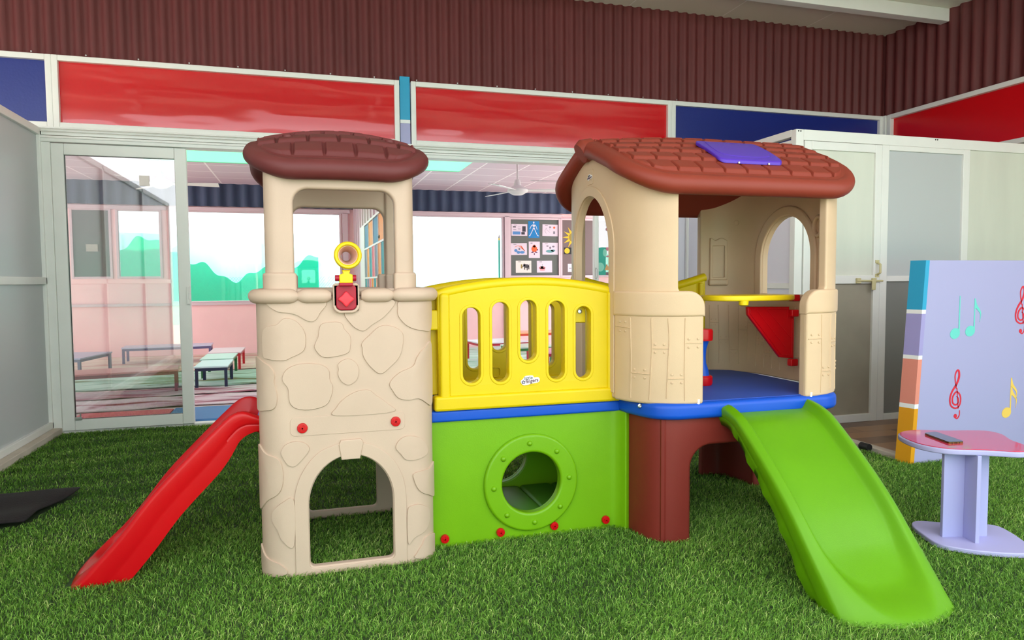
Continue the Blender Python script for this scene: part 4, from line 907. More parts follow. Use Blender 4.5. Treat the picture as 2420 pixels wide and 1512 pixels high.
def note(cx, cz, h, flag, m, lab, k=1.0):
    t = [panel(ell(cx, cz, 0.040 * k, 0.033 * k), (), 0.001, 0, bp_), panel([(cx + 0.026 * k, cz), (cx + 0.037 * k, cz), (cx + 0.036 * k, cz + h), (cx + 0.030 * k, cz + h)], (), 0.0012, 0, bp_)]
    for f in range(flag):
        z = cz + h - f * 0.05
        t.append(panel(catmull([(cx + 0.036 * k, z), (cx + 0.05 * k, z - 0.04), (cx + 0.085 * k, z - 0.09), (cx + 0.075 * k, z - 0.15), (cx + 0.078 * k, z - 0.10), (cx + 0.045 * k, z - 0.065), (cx + 0.036 * k, z - 0.06)], 4), (), 0.0014, 0, bp_))
    obj('music_note', join(*t), m, bt, smooth=False, label=lab)
note(3.888, 0.800, 0.235, 0, 'note_mint', 'mint crotchet note'); note(4.010, 0.812, 0.205, 1, 'note_mint', 'mint quaver note'); note(4.335, 0.275, 0.225, 2, 'note_yellow', 'yellow semiquaver note')
def stroke(pts, wd):
    P = np.array(catmull(pts, 8, False)); n = len(P); w = np.interp(np.linspace(0, 1, n), np.linspace(0, 1, len(wd)), wd); L = []; Rr = []
    for i in range(n):
        t = P[min(i + 1, n - 1)] - P[max(i - 1, 0)]; t /= np.linalg.norm(t) + 1e-9; q = np.array((-t[1], t[0])) * w[i]; L.append(P[i] + q); Rr.append(P[i] - q)
    V = [(p[0], 3.3680, p[1]) for p in L] + [(p[0], 3.3680, p[1]) for p in Rr] + [(p[0], 3.3695, p[1]) for p in L] + [(p[0], 3.3695, p[1]) for p in Rr]
    F = []
    for i in range(n - 1): F += [(i, i + 1, n + i + 1, n + i), (2 * n + i, 3 * n + i, 3 * n + i + 1, 2 * n + i + 1), (i, 2 * n + i, 2 * n + i + 1, i + 1), (n + i, n + i + 1, 3 * n + i + 1, 3 * n + i)]
    mb = MB(); return mb.add(V, F)
def clef(cx, cz, k, lab):
    p = lambda *a: [(cx + x * k, cz + z * k) for x, z in a]
    t = [stroke(p((0.0, 0.05), (0.022, 0.03), (0.018, -0.005), (-0.01, -0.018), (-0.038, 0.005), (-0.035, 0.05), (0.0, 0.085), (0.035, 0.06), (0.045, 0.015), (0.03, -0.03), (-0.01, -0.045), (-0.055, -0.02), (-0.065, 0.035), (-0.045, 0.09), (0.0, 0.15), (0.022, 0.205), (0.018, 0.25), (0.0, 0.255), (-0.018, 0.22), (-0.015, 0.17), (-0.002, 0.11)), [0.003 * k, 0.006 * k, 0.007 * k, 0.006 * k, 0.006 * k, 0.008 * k, 0.010 * k, 0.006 * k, 0.004 * k]),
         stroke(p((0.004, 0.115), (0.012, 0.03), (0.022, -0.05)), [0.004 * k, 0.004 * k]), stroke(p((0.036, -0.065), (0.034, -0.105), (0.012, -0.13), (-0.012, -0.115)), [0.004 * k, 0.005 * k, 0.005 * k]),
         panel(ell(cx - 0.006 * k, cz - 0.108 * k, 0.017 * k, 0.017 * k), (), 0.001, 0, bp_)]
    obj('treble_clef', join(*t), 'note_red', bt, smooth=False, label=lab)
clef(3.914, 0.365, 0.79, 'lower red treble clef'); clef(4.437, 0.885, 0.78, 'upper red treble clef')

# ---- small table with wavy red top, and the phone on it
tb = thing('kids_table', 'low lilac table with glossy red wavy top, on a lilac base plate', 'table', (2.74, 2.30, 0.0))
tp = catmull([(2.722, 2.602), (2.635, 2.565), (2.575, 2.46), (2.556, 2.355), (2.60, 2.265), (2.73, 2.195), (2.83, 2.130), (2.92, 2.145), (2.965, 2.215), (3.00, 2.30), (3.07, 2.40), (3.075, 2.475), (3.00, 2.515), (2.89, 2.545), (2.80, 2.595)], 6)
M['redtop'] = mat('glossy_red_table_top', (196, 40, 78), 0.07, coat=0.4)
obj('table_edge', panel(tp, (), 0.024, 0.006, lambda s, z, t: (s, z, 0.413 + t)), 'lilac', tb, label='lilac edge of the table top')
ctr = np.mean(np.array(tp), 0)
obj('table_top', panel([tuple(ctr + (np.array(p) - ctr) * 0.975) for p in tp], (), 0.003, 0.001, lambda s, z, t: (s, z, 0.4265 + t)), 'redtop', tb, label='glossy red table surface')
bpz = catmull([(2.70, 2.50), (2.63, 2.47), (2.575, 2.36), (2.545, 2.26), (2.585, 2.19), (2.67, 2.12), (2.79, 2.065), (2.88, 2.09), (2.915, 2.17), (2.955, 2.25), (2.98, 2.34), (2.92, 2.39), (2.82, 2.43)], 6)
obj('base_plate', panel(bpz, (), 0.022, 0.005, lambda s, z, t: (s, z, 0.018 + t)), 'lilac2' if False else 'lilac', tb)
M['leg_lilac'] = mat('leg_lilac', (160, 160, 206), 0.45)
cx_, cy_ = 2.722, 2.290
an = math.radians(-14)
for k, (a, b) in enumerate((((-0.10, -0.009), (0.10, 0.009)), ((-0.009, -0.085), (0.009, 0.085)))):
    m_ = MB(); rt = Matrix.Translation((cx_, cy_, 0)) @ Matrix.Rotation(an, 4, 'Z')
    if k == 0: m_.box(a[0], b[0], a[1], b[1], 0.028, 0.402, rt)
    else: m_.box(a[0], b[0], a[1], -0.0092, 0.028, 0.402, rt).box(a[0], b[0], 0.0092, b[1], 0.028, 0.402, rt)
    obj('leg_board', m_, 'leg_lilac', tb, bev=0.002)
ph = thing('phone', 'black smartphone with gold edge lying on the red table', 'phone', (2.73, 2.41, 0.428))
pa, pb, pc, pd = (2.722, 2.505), (2.800, 2.512), (2.748, 2.318), (2.668, 2.330)
def quadmap(u, v):
    A, B, C_, D_ = map(np.array, (pd, pc, pb, pa)); return (A * (1 - u) + B * u) * (1 - v) + (D_ * (1 - u) + C_ * u) * v
M['gold'] = mat('gold_metal', (120, 84, 50), 0.35, 0.9); M['screen'] = mat('phone_glass', (12, 14, 16), 0.05, coat=0.5)
pr = [(0.03 + (1 - .06) * x, z) for x, z in [(p[0] / 0.08, p[1] / 0.17) for p in rrect(0, 0.08, 0, 0.17, 0.011)]]
pmp = lambda zc, q: (lambda s, z, t: (*quadmap(0.5 + (s - 0.5) * q, 0.5 + (z - 0.5) * q), zc + t))
obj('phone_body', panel(pr, (), 0.0055, 0.0, pmp(0.4312, 1.0)), 'gold', ph, bev=0.0012, label='gold metal edge')
obj('phone_screen', panel(pr, (), 0.0026, 0.0, pmp(0.4354, 0.990)), 'screen', ph, smooth=False, label='dark glass screen')
hl = MB()
for u in (0.25, 0.42, 0.52, 0.68): p = quadmap(u, 0.0); hl.add(*(lambda q: (q.v, q.f))(lathe([(0.0022, 0.002), (0.0022, -0.0012)], (p[0], p[1], 0.4312), 'y', 8)))
obj('port_holes', hl, 'black', ph)

# ---- dark mat on the grass, drain pipe end
V = []; F = []; n = 24
for i in range(n + 1):
    for j in range(n + 1):
        u, v = i / n, j / n
        a = np.array((-2.6, 4.42)) * (1 - u) * (1 - v) + np.array((-1.19, 4.28)) * u * (1 - v) + np.array((-1.30, 3.77)) * u * v + np.array((-2.6, 3.55)) * (1 - u) * v
        z = 0.036 + 0.006 * math.sin(7 * u + 9 * v) + 0.006 * math.sin(15 * u)
        V.append((a[0] + 0.015 * math.sin(8 * v), a[1] + 0.015 * math.sin(11 * u), z))
for i in range(n):
    for j in range(n): q = i * (n + 1) + j; F.append((q, q + 1, q + n + 2, q + n + 1))
mm = MB(); mm.add(V, F); o = obj('floor_mat', mm, 'darkmat'); sm = o.modifiers.new('s', 'SOLIDIFY'); sm.thickness = 0.008
tag(o, 'dark brown fabric mat lying on the grass by the left partition', 'mat')
dp = obj('pipe_end', lathe([(0.020, -0.04), (0.024, -0.04), (0.024, 0.03), (0.018, 0.03), (0.018, -0.03), (0.0, -0.03)], (3.548, 3.72, 0.034), 'y', 20), 'black')
tag(dp, 'short black pipe end lying by the kerb', 'pipe')

# ---- classroom: low tables
def ctable(label, W_, D_, top, legc, loc, rz=0.0, H=0.225):
    t = thing('classroom_table', label, 'table', (loc[0], loc[1], 0.036), 'low classroom tables')
    M.setdefault('t' + str(top), mat('table_top', top, 0.3)); M.setdefault('l' + str(legc), mat('table_frame', legc, 0.4))
    obj('table_top', MB().box(-W_ / 2, W_ / 2, -D_ / 2, D_ / 2, H - 0.018, H), M['t' + str(top)], t, bev=0.004, local=True)
    obj('table_frame', frame_rect(-W_ / 2 + 0.01, W_ / 2 - 0.01, -D_ / 2 + 0.01, D_ / 2 - 0.01, 0.022, H - 0.05, H - 0.019).v and join(MB().box(-W_ / 2 + .01, W_ / 2 - .01, -D_ / 2 + .01, -D_ / 2 + .03, H - .05, H - .019), MB().box(-W_ / 2 + .01, W_ / 2 - .01, D_ / 2 - .03, D_ / 2 - .01, H - .05, H - .019), MB().box(-W_ / 2 + .01, -W_ / 2 + .03, -D_ / 2 + .03, D_ / 2 - .03, H - .05, H - .019), MB().box(W_ / 2 - .03, W_ / 2 - .01, -D_ / 2 + .03, D_ / 2 - .03, H - .05, H - .019)), M['l' + str(legc)], t, local=True, smooth=False)
    for sx in (-1, 1):
        for sy2 in (-1, 1): x = sx * (W_ / 2 - 0.025); y = sy2 * (D_ / 2 - 0.025); obj('leg', MB().box(x - 0.015, x + 0.015, y - 0.015, y + 0.015, 0, H - 0.05), M['l' + str(legc)], t, local=True, smooth=False)
    t.rotation_euler = (0, 0, rz); return t
ctable('low table with pale top and navy legs, nearest of the row of three', 0.34, 0.66, (206, 236, 240), (26, 34, 70), (-0.96, 8.33, 0))
ctable('low table with mint top and green legs, middle of the row of three', 0.36, 0.66, (190, 232, 220), (40, 110, 60), (-0.99, 9.10, 0))
ctable('low table with pale pink top and red legs, farthest of the row of three', 0.40, 0.70, (240, 206, 220), (196, 24, 40), (-0.98, 9.90, 0))
ctable('long low table with pink top, behind the sliding glass door', 1.05, 0.45, (214, 150, 150), (150, 90, 100), (-1.80, 7.98, 0), 0.14)
ctable('low lilac table far behind the glass door, by the pink wall', 1.15, 0.40, (206, 204, 240), (100, 90, 140), (-1.86, 10.95, 0), 0.06)
ctable('low bluish table at the left edge of the glass door', 0.95, 0.8, (186, 190, 226), (120, 120, 150), (-2.95, 9.9, 0), -0.2)
ctable('white low table with pink rim, seen through the railing slots', 0.75, 0.6, (236, 226, 238), (196, 40, 60), (2.62, 9.5, 0), 0.1, 0.27)
ctable('pale green low table between the two red-legged ones', 0.55, 0.5, (196, 226, 210), (50, 130, 70), (2.78, 8.65, 0), 0.1, 0.27)
ctable('pink low table with crimson legs nearest the bridge', 0.75, 0.5, (226, 150, 186), (160, 16, 60), (3.05, 7.95, 0), 0.12, 0.27)
ctable('orange low table nearest the pinboard wall', 1.5, 0.5, (250, 176, 130), (216, 60, 30), (3.95, 10.7, 0), 0.0, 0.29)
# ---- mats on the classroom floor
def wavy(name, label, x0, x1, y0, y1, cols, amp, seed, z0=0.003, nx=70, ny=24):
    r = np.random.default_rng(seed); ph_ = r.uniform(0, 6, 6); V = []; F = []
    for j in range(ny + 1):
        for i in range(nx + 1):
            x = x0 + (x1 - x0) * i / nx; y = y0 + (y1 - y0) * j / ny + 0.05 * math.sin(1.7 * x + ph_[0]) + 0.02 * math.sin(4.3 * x + ph_[1])
            V.append((x, y, z0 + amp * (1 + math.sin(6 * y + 1.3 * math.sin(1.4 * x + ph_[2]) + ph_[3]) * math.sin(2.1 * x + ph_[4])) + amp * 0.4 * math.sin(9 * x + 5 * y + ph_[5])))
    for j in range(ny):
        for i in range(nx): q = j * (nx + 1) + i; F.append((q, q + 1, q + nx + 2, q + nx + 1))
    mb = MB(); mb.add(V, F); o = obj(name, mb, cols); s = o.modifiers.new('s', 'SOLIDIFY'); s.thickness = 0.01; s.offset = 1
    tag(o, label, 'rug'); return o
def stripes(name, ca, cb, cc, scale, bump=0.5):
    m = mat(name, ca, 0.85, bump=bump, bscale=70); nt = m.node_tree; N = nt.nodes; L = nt.links; b = N['Principled BSDF']
    tc = N.new('ShaderNodeTexCoord'); nz = N.new('ShaderNodeTexNoise'); nz.inputs['Scale'].default_value = scale; nz.inputs['Detail'].default_value = 6; nz.inputs['Distortion'].default_value = 1.2
    mp = N.new('ShaderNodeMapping'); mp.inputs['Scale'].default_value = (0.35, 1.6, 1); L.new(tc.outputs['Object'], mp.inputs[0]); L.new(mp.outputs[0], nz.inputs['Vector'])
    cr = N.new('ShaderNodeValToRGB'); cr.color_ramp.elements[0].position = 0.38; cr.color_ramp.elements[0].color = (*lin(cb), 1); cr.color_ramp.elements[1].position = 0.56; cr.color_ramp.elements[1].color = (*lin(ca), 1)
    e = cr.color_ramp.elements.new(0.47); e.color = (*lin(cc), 1)
    L.new(nz.outputs['Fac'], cr.inputs[0]); L.new(cr.outputs[0], b.inputs['Base Color']); return m
wavy('rug', 'white shaggy rug with maroon border just inside the sliding door', -4, 0.78, 6.98, 7.56, stripes('shaggy_white', (236, 224, 232), (150, 60, 84), (220, 190, 206), 2.2), 0.008, 1)
wavy('rug', 'white and rose rumpled rug behind the nearest white rug', -4, 0.78, 7.72, 8.22, stripes('rumpled_rose', (238, 230, 236), (186, 110, 132), (230, 210, 220), 2.6), 0.008, 2)
wavy('rug', 'mint and green patterned cotton mat under the row of tables', -4.2, 0.78, 8.38, 9.68, stripes('mint_cotton', (206, 232, 222), (120, 128, 84), (176, 214, 200), 3.2), 0.007, 3)
wavy('rug', 'cream mat in the strip of sun below the windows', -4.5, 0.78, 9.84, 11.9, stripes('cream_cotton', (240, 224, 210), (220, 170, 160), (236, 216, 204), 2.4), 0.005, 4)
wavy('rug', 'pale green mat below the pinboard', 1.3, 5.0, 8.1, 11.6, stripes('pale_green_cotton', (216, 236, 226), (150, 190, 160), (200, 226, 214), 2.4), 0.005, 5)
for a, b, y0, y1, c_, lb in ((-1.88, -1.14, 6.25, 6.85, (230, 110, 122), 'pink foam mat on the classroom floor behind the glass door'), (-1.13, 0.2, 6.25, 6.88, (84, 140, 200), 'blue foam mat on the classroom floor beside the pink one'), (1.15, 2.1, 6.3, 7.3, (110, 176, 222), 'light blue foam mat seen low through the first railing slot'), (1.15, 2.1, 7.32, 7.8, (232, 130, 160), 'pink foam mat beyond the light blue one')):
    o = obj('foam_mat', MB().box(a, b, y0, y1, 0.0, 0.02), mat('foam', c_, 0.7), bev=0.004); tag(o, lb, 'mat')

# ---- cubby shelf by the partition
cs = thing('cubby_shelf', 'tall white shelf with coloured pigeonholes built into the partition, seen through the tower window', 'shelf', (0.97, 9.0, 0))
yA, yB = 7.55, 10.05
cols = {'b': (16, 110, 150), 'o': (230, 140, 24), 'p': (222, 96, 112), 'g': (110, 116, 140), 't': (12, 140, 150)}
for k, v in cols.items(): M['cub' + k] = mat('pigeonhole_colour', v, 0.5)
cc = MB().box(0.84, 1.10, yA - .02, yB + 0.7, 1.925, 1.95).box(1.08, 1.102, yA, yB + 0.7, 0, 1.925).box(0.84, 1.08, yB, yB + 0.7, 0.0, 1.925).box(0.84, 1.08, yA - 0.02, yA, 0, 1.925)
rows = [(1.60, 1.925, 'bobo'), (1.20, 1.60, 'gotpgot'), (0.80, 1.20, 'tgpotobg'), (0.40, 0.80, 'obpgt'), (0.02, 0.40, 'tpob')]
for (z0, z1, pat) in rows:
    cc.box(0.84, 1.08, yA, yB, z0 - 0.012, z0 + 0.010); n_ = len(pat); w_ = (yB - yA) / n_
    for i, ch in enumerate(pat):
        y1 = yB - i * w_; y0 = y1 - w_
        if i: cc.box(0.84, 1.08, y1 - 0.008, y1 + 0.008, z0, z1)
        obj('pigeonhole_back', MB().box(0.850, 0.858, y0 + 0.01, y1 - 0.01, z0 + 0.008, z1 - 0.01), 'cub' + ch, cs, smooth=False)
obj('shelf_frame', cc, 'white', cs, smooth=False)

# ---- ceiling fans
def fan(loc, label, rz):
    f = thing('ceiling_fan', label, 'fan', loc, 'classroom ceiling fans')
    obj('down_rod', lathe([(0.012, 0.10), (0.012, 0.45), (0.05, 0.46), (0.06, 0.505)], (0, 0, 0), 'z', 14), 'white', f, local=True)
    obj('motor_housing', lathe([(0.0, -0.055), (0.06, -0.05), (0.12, -0.015), (0.125, 0.01), (0.09, 0.035), (0.045, 0.06), (0.03, 0.13), (0.0, 0.13)], (0, 0, 0), 'z', 28), 'white', f, local=True)
    for k in range(3):
        rt = Matrix.Rotation(rz + k * 2 * PI / 3, 4, 'Z') @ Matrix.Rotation(-0.18, 4, 'X')
        m = MB(); V = [(0.10, -0.035, 0.0), (0.62, -0.07, 0.0), (0.62, 0.07, 0.0), (0.10, 0.035, 0.0)]
        V = V + [(x, y, 0.006) for x, y, z in V]; m.add([tuple(rt @ Vector(v)) for v in V], [(0, 3, 2, 1), (4, 5, 6, 7), (0, 1, 5, 4), (1, 2, 6, 5), (2, 3, 7, 6), (3, 0, 4, 7)])
        obj('blade', m, 'white', f, local=True, smooth=False)
    return f
fan((2.47, 8.0, 2.215), 'white ceiling fan seen between the tower roof and the playhouse roof', -0.22)
tp_ = thing('toy_aeroplane', 'small dark toy aeroplane in the top orange pigeonhole', 'toy', (0.862, 8.15, 1.61))
obj('fuselage', lathe([(0.002, -0.09), (0.022, -0.05), (0.024, 0.03), (0.008, 0.10)], (0.862, 8.15, 1.66), 'y', 12), 'black', tp_)
obj('wing', MB().box(0.80 + 0.045, 0.93 - 0.06, 8.13, 8.17, 1.672, 1.68).box(0.856, 0.868, 8.05, 8.26, 1.69, 1.70).box(0.858, 0.866, 8.12, 8.14, 1.612, 1.645), 'black', tp_)
fan((3.05, 7.3, 2.24), 'white ceiling fan half hidden by the playhouse roof edge', 3.05)
fan((-1.55, 9.0, 2.30), 'white ceiling fan with its blade tip beyond the sliding door frame', 0.0)

# ---- pinboards with their sheets
pb_ = thing('pinboard', 'wide grey pinboard on the pink wall, filled with drawings', 'pinboard', (4.05, 12.05, 1.24))
obj('board_surface', MB().box(3.59, 4.505, YF - 0.018, YF - 0.002, 1.24, 2.247), 'board', pb_, smooth=False)
obj('board_frame', frame_rect(3.555, 4.54, 1.205, 2.28, 0.035, YF - 0.045, YF - 0.001), 'pinkframe', pb_, bev=0.003)
p2_ = thing('pinboard', 'mauve pinboard behind the playhouse gable with a yellow sun', 'pinboard', (4.9, 12.05, 1.24))
obj('board_surface', MB().box(4.575, 5.5, YF - 0.018, YF - 0.002, 1.24, 2.247), 'board2', p2_, smooth=False)
obj('board_frame', frame_rect(4.542, 5.535, 1.205, 2.28, 0.033, YF - 0.045, YF - 0.001), 'pinkframe', p2_, bev=0.003)
YP = YF - 0.020
def sheet(label, x0, x1, z0, z1, m, prints=(), cat='drawing', name='drawing_sheet', tilt=0.0):
    t = thing(name, label, cat, ((x0 + x1) / 2, YP, (z0 + z1) / 2), 'sheets pinned on the boards')
    xc, zc = (x0 + x1) / 2, (z0 + z1) / 2
    rot = lambda x, z: (xc + (x - xc) * math.cos(tilt) - (z - zc) * math.sin(tilt), zc + (x - xc) * math.sin(tilt) + (z - zc) * math.cos(tilt))
    obj('paper', panel([(x0, z0), (x1, z0), (x1, z1), (x0, z1)], (), 0.0016, 0, lambda s, z, q: (*(lambda r: (r[0], YP - q, r[1]))(rot(s, z)),)), m, t, smooth=False)
    w, h = x1 - x0, z1 - z0
    for nm, lb, polys, mc in prints:
        if mc not in M: pass
        ms = [panel([(x0 + a * w, z0 + b * h) for a, b in pl], (), 0.001, 0, lambda s, z, q: (lambda r: (r[0], YP - 0.0022 - q, r[1]))(rot(s, z))) for pl in polys]
        obj(nm, join(*ms), mc, t, smooth=False, label=lb)
    return t
for k, v in dict(ink=(60, 58, 70), ink2=(130, 124, 140), pblue=(90, 140, 200), pskel=(34, 128, 196), pwhite=(225, 225, 240), porange=(230, 104, 60), ppurple=(90, 30, 80), pteal=(110, 160, 168), pgrey=(84, 78, 84), pkhaki=(150, 130, 66), ppink=(242, 150, 160), pyel=(232, 186, 50)).items(): M[k] = mat('print_' + k, v, 0.8)
def R4(a, b, c, d): return [(a, c), (b, c), (b, d), (a, d)]
def E_(cx, cz, a, b, n=20): return [(cx + a * math.cos(2 * PI * k / n), cz + b * math.sin(2 * PI * k / n)) for k in range(n)]
def ln(a, b, w):
    a = np.array(a); b = np.array(b); d = (b - a) / np.linalg.norm(b - a); q = np.array((-d[1], d[0])) * w / 2; return [tuple(a - q), tuple(b - q), tuple(b + q), tuple(a + q)]
ttl = ('printed_title', None, [R4(0.16, 0.34, 0.89, 0.92)], 'ink')
sheet('printed sheet with keyboard and dark boxes, top left of the pinboard', 3.608, 3.908, 1.954, 2.163, 'paper', [ttl, ('printed_picture', None, [R4(0.1, 0.28, 0.70, 0.80), R4(0.68, 0.90, 0.35, 0.82), R4(0.62, 0.84, 0.10, 0.32)], 'ink'), ('printed_picture', 'blue keyboard', [R4(0.08, 0.56, 0.1, 0.36)], 'pblue'), ('printed_lines', None, [R4(0.4, 0.58, 0.76, 0.78), R4(0.4, 0.58, 0.62, 0.65), R4(0.12, 0.3, 0.5, 0.53), R4(0.42, 0.58, 0.5, 0.52)], 'ink2')])
sheet('blue sheet with a white skeleton, top centre of the pinboard', 3.927, 4.138, 1.918, 2.219, 'pskel', [('skeleton', 'white skeleton figure', [E_(0.5, 0.92, 0.065, 0.05), R4(0.48, 0.52, 0.80, 0.88), E_(0.5, 0.72, 0.10, 0.075), R4(0.48, 0.52, 0.60, 0.7), E_(0.5, 0.57, 0.10, 0.04), ln((0.42, 0.79), (0.25, 0.70), .045), ln((0.25, 0.70), (0.14, 0.53), .04), ln((0.58, 0.79), (0.70, 0.70), .045), ln((0.70, 0.70), (0.80, 0.50), .04), ln((0.45, 0.55), (0.30, 0.34), .05), ln((0.30, 0.34), (0.14, 0.14), .05), ln((0.55, 0.55), (0.68, 0.34), .05), ln((0.68, 0.34), (0.82, 0.14), .05), ln((0.05, 0.12), (0.18, 0.14), .04), ln((0.80, 0.14), (0.93, 0.12), .04)], 'pwhite')], tilt=0.01)
sheet('line drawing sheet with a few round doodles, top right of the pinboard', 4.198, 4.495, 1.953, 2.164, 'paper', [ttl, ('drawn_shapes', None, [E_(0.49, 0.77, 0.07, 0.07), R4(0.70, 0.82, 0.20, 0.42)], 'ink2'), ('drawn_shapes', None, [E_(0.76, 0.74, 0.07, 0.09)], 'porange'), ('drawn_lines', None, [ln((0.15, 0.45), (0.25, 0.7), .012), ln((0.25, 0.7), (0.3, 0.5), .012), ln((0.3, 0.5), (0.5, 0.3), .012), ln((0.15, 0.45), (0.25, 0.2), .012), ln((0.48, .7), (.47, .5), .01)], 'ink2')], tilt=-0.02)
sheet('sheet with a red striped parachute and blue clouds, left in the middle row', 3.598, 3.899, 1.609, 1.820, 'paper', [ttl, ('drawn_parachute', 'red parachute outline', [ln((0.24, 0.68), (0.42, 0.78), .03), ln((0.42, 0.78), (0.65, 0.76), .03), ln((0.65, 0.76), (0.86, 0.32), .03), ln((0.5, 0.74), (0.76, 0.46), .025), ln((0.6, 0.74), (0.86, 0.32), .04)], 'porange'), ('drawn_clouds', 'pale blue clouds', [E_(0.30, 0.38, 0.10, 0.13), E_(0.46, 0.22, 0.11, 0.13), E_(0.70, 0.22, 0.15, 0.12)], 'pblue'), ('drawn_figure', None, [E_(0.52, 0.5, 0.06, 0.10)], 'ink2')], tilt=0.015)
sheet('upright sheet with an orange and purple ornament, centre of the pinboard', 3.933, 4.146, 1.555, 1.852, 'paper', [ttl, ('drawn_ornament', 'orange round ornament', [E_(0.5, 0.55, 0.26, 0.19), E_(0.5, 0.72, 0.14, 0.08)], 'porange'), ('drawn_ornament', 'purple ornament points', [[(0.18, 0.32), (0.42, 0.42), (0.42, 0.32)], [(0.82, 0.32), (0.58, 0.42), (0.58, 0.32)], E_(0.5, 0.24, 0.05, 0.05), E_(0.5, 0.77, 0.06, 0.03), E_(0.78, 0.5, 0.05, 0.05)], 'ppurple')])
sheet('sheet with a teal pond drawing, right in the middle row', 4.196, 4.496, 1.617, 1.833, 'paper', [ttl, ('drawn_pond', 'teal pond', [E_(0.48, 0.28, 0.27, 0.12), E_(0.68, 0.34, 0.14, 0.09)], 'pteal'), ('drawn_animals', None, [E_(0.32, 0.72, 0.08, 0.05), E_(0.70, 0.68, 0.08, 0.07), E_(0.50, 0.58, 0.06, 0.10)], 'ink2')])
sheet('cream sheet with a grey elephant by a trunk, bottom left of the pinboard', 3.685, 3.981, 1.288, 1.505, 'paper2', [ttl, ('drawn_elephant', 'grey elephant', [E_(0.68, 0.56, 0.19, 0.15), E_(0.55, 0.66, 0.07, 0.10), R4(0.54, 0.60, 0.26, 0.5), R4(0.70, 0.76, 0.20, 0.5), R4(0.80, 0.87, 0.28, 0.55), ln((0.5, 0.62), (0.44, 0.46), .04), ln((0.86, .62), (0.92, .76), .015)], 'pgrey'), ('drawn_tree_trunk', 'khaki tree trunk', [R4(0.33, 0.42, 0.36, 0.70)], 'pkhaki')])
sheet('lilac sheet with a pink cupcake, bottom right of the pinboard', 4.087, 4.382, 1.291, 1.505, 'paper', [ttl, ('drawn_cupcake', 'pink cupcake', [[(0.22, 0.16), (0.50, 0.16), (0.56, 0.42), (0.14, 0.42)], E_(0.35, 0.42, 0.20, 0.12)], 'ppink'), ('drawn_icing', None, [E_(0.33, 0.50, 0.10, 0.10)], 'pwhite'), ('drawn_candle', None, [R4(0.35, 0.37, 0.58, 0.72)], 'ink2')], tilt=0.01)
sn = thing('paper_sun', 'yellow paper sun with pointed rays on the mauve board', 'decoration', (4.80, YP, 1.93), )
ry = [panel([(4.80 + 0.08 * math.cos(a - 0.35), 1.935 + 0.08 * math.sin(a - 0.35)), (4.80 + 0.215 * math.cos(a), 1.935 + 0.215 * math.sin(a)), (4.80 + 0.08 * math.cos(a + 0.35), 1.935 + 0.08 * math.sin(a + 0.35))], (), 0.002, 0, yplane(YP)) for a in [2 * PI * k / 12 for k in range(12)]]
obj('rays', join(*ry), 'pyel', sn, smooth=False); obj('disc', panel(circle(4.80, 1.935, 0.085, 28), (), 0.004, 0, yplane(YP - 0.001)), 'pkhaki', sn, smooth=False, label='dark centre disc')
sheet('black card with a yellow round badge under the paper sun', 4.614, 4.76, 1.626, 1.748, 'black', [('badge', 'yellow round badge', [E_(0.42, 0.5, 0.36, 0.42)], 'pyel')])
sheet('small lilac sheet cut off by the playhouse wall', 4.69, 4.92, 1.30, 1.45, 'paper', [('drawn_mark', None, [R4(0.1, 0.3, 0.4, 0.5)], 'ink2')])
pc_ = thing('paper_pencil', 'tall teal paper pencil on the window beside the pinboard', 'decoration', (3.385, YF - 0.01, 0.9))
obj('pencil_body', MB().box(3.372, 3.402, YF + 0.015, YF + 0.018, 0.86, 1.87), 'decal_teal', pc_, smooth=False)
obj('pencil_tip', MB().box(3.372, 3.402, YF + 0.015, YF + 0.018, 1.872, 1.91), 'pyel', pc_, smooth=False)
obj('pencil_point', panel([(3.374, 1.912), (3.400, 1.912), (3.387, 1.99)], (), 0.003, 0, yplane(YF + 0.0165)), 'pgrey', pc_, smooth=False)

# ================================================================== ARTIFICIAL GRASS
def inside_poly(x, y, P):
    P = np.array(P); c = np.zeros(len(x), bool); n = len(P)
    for i in range(n):
        x1, y1 = P[i]; x2, y2 = P[(i + 1) % n]
        k = ((y1 > y) != (y2 > y)) & (x < (x2 - x1) * (y - y1) / (y2 - y1 + 1e-12) + x1); c ^= k
    return c
def grass_pts(x0, x1, y0, y1, dens):
    n = int((x1 - x0) * (y1 - y0) * dens); x = RNG.uniform(x0, x1, n); y = RNG.uniform(y0, y1, n)
    k = ~((x > 3.55) & (y > 3.38)) & (x > -1.84 + 0 * x) | ((x < -1.84) & (y < 0.9))
    k &= ~inside_poly(x, y, bpz); k &= ~((x > 3.54) & (y > 3.36) & (y < 3.48))
    k &= ~inside_poly(x, y, [(-2.6, 4.42), (-1.19, 4.28), (-1.30, 3.77), (-2.6, 3.55)])
    k &= ~((x > -0.89) & (x < -0.70) & (y > 2.935) & (y < 3.355)) & ~((x > 1.70) & (x < 2.155) & (y > 1.79) & (y < 2.03)) | ((y < 1.79 + 0.9 * (x - 1.925) ** 2) & (x > 1.70) & (x < 2.155) & (y > 1.5))
    # only what the camera could roughly see
    k &= (x > -0.62 * y - 0.5) & (x < 1.32 * y + 0.9)
    return x[k], y[k]
sets = [(-2.2, 4.6, 0.95, 2.2, 34000, 1.0), (-2.2, 5.98, 2.2, 3.4, 26000, 1.1), (-2.2, 5.98, 3.4, 6.06, 13000, 1.45)]
GX, GY, GW = [], [], []
for a, b, c_, d, de, w in sets:
    x, y = grass_pts(a, b, c_, d, de); GX.append(x); GY.append(y); GW.append(np.full(len(x), w))
gx, gy, gw = map(np.concatenate, (GX, GY, GW)); n = len(gx)
rows_ = 0.5 + 0.5 * np.sin(gy * 19 + 1.6 * np.sin(gx * 1.7) + 0.8 * np.sin(gx * 5.1 + gy * 3))
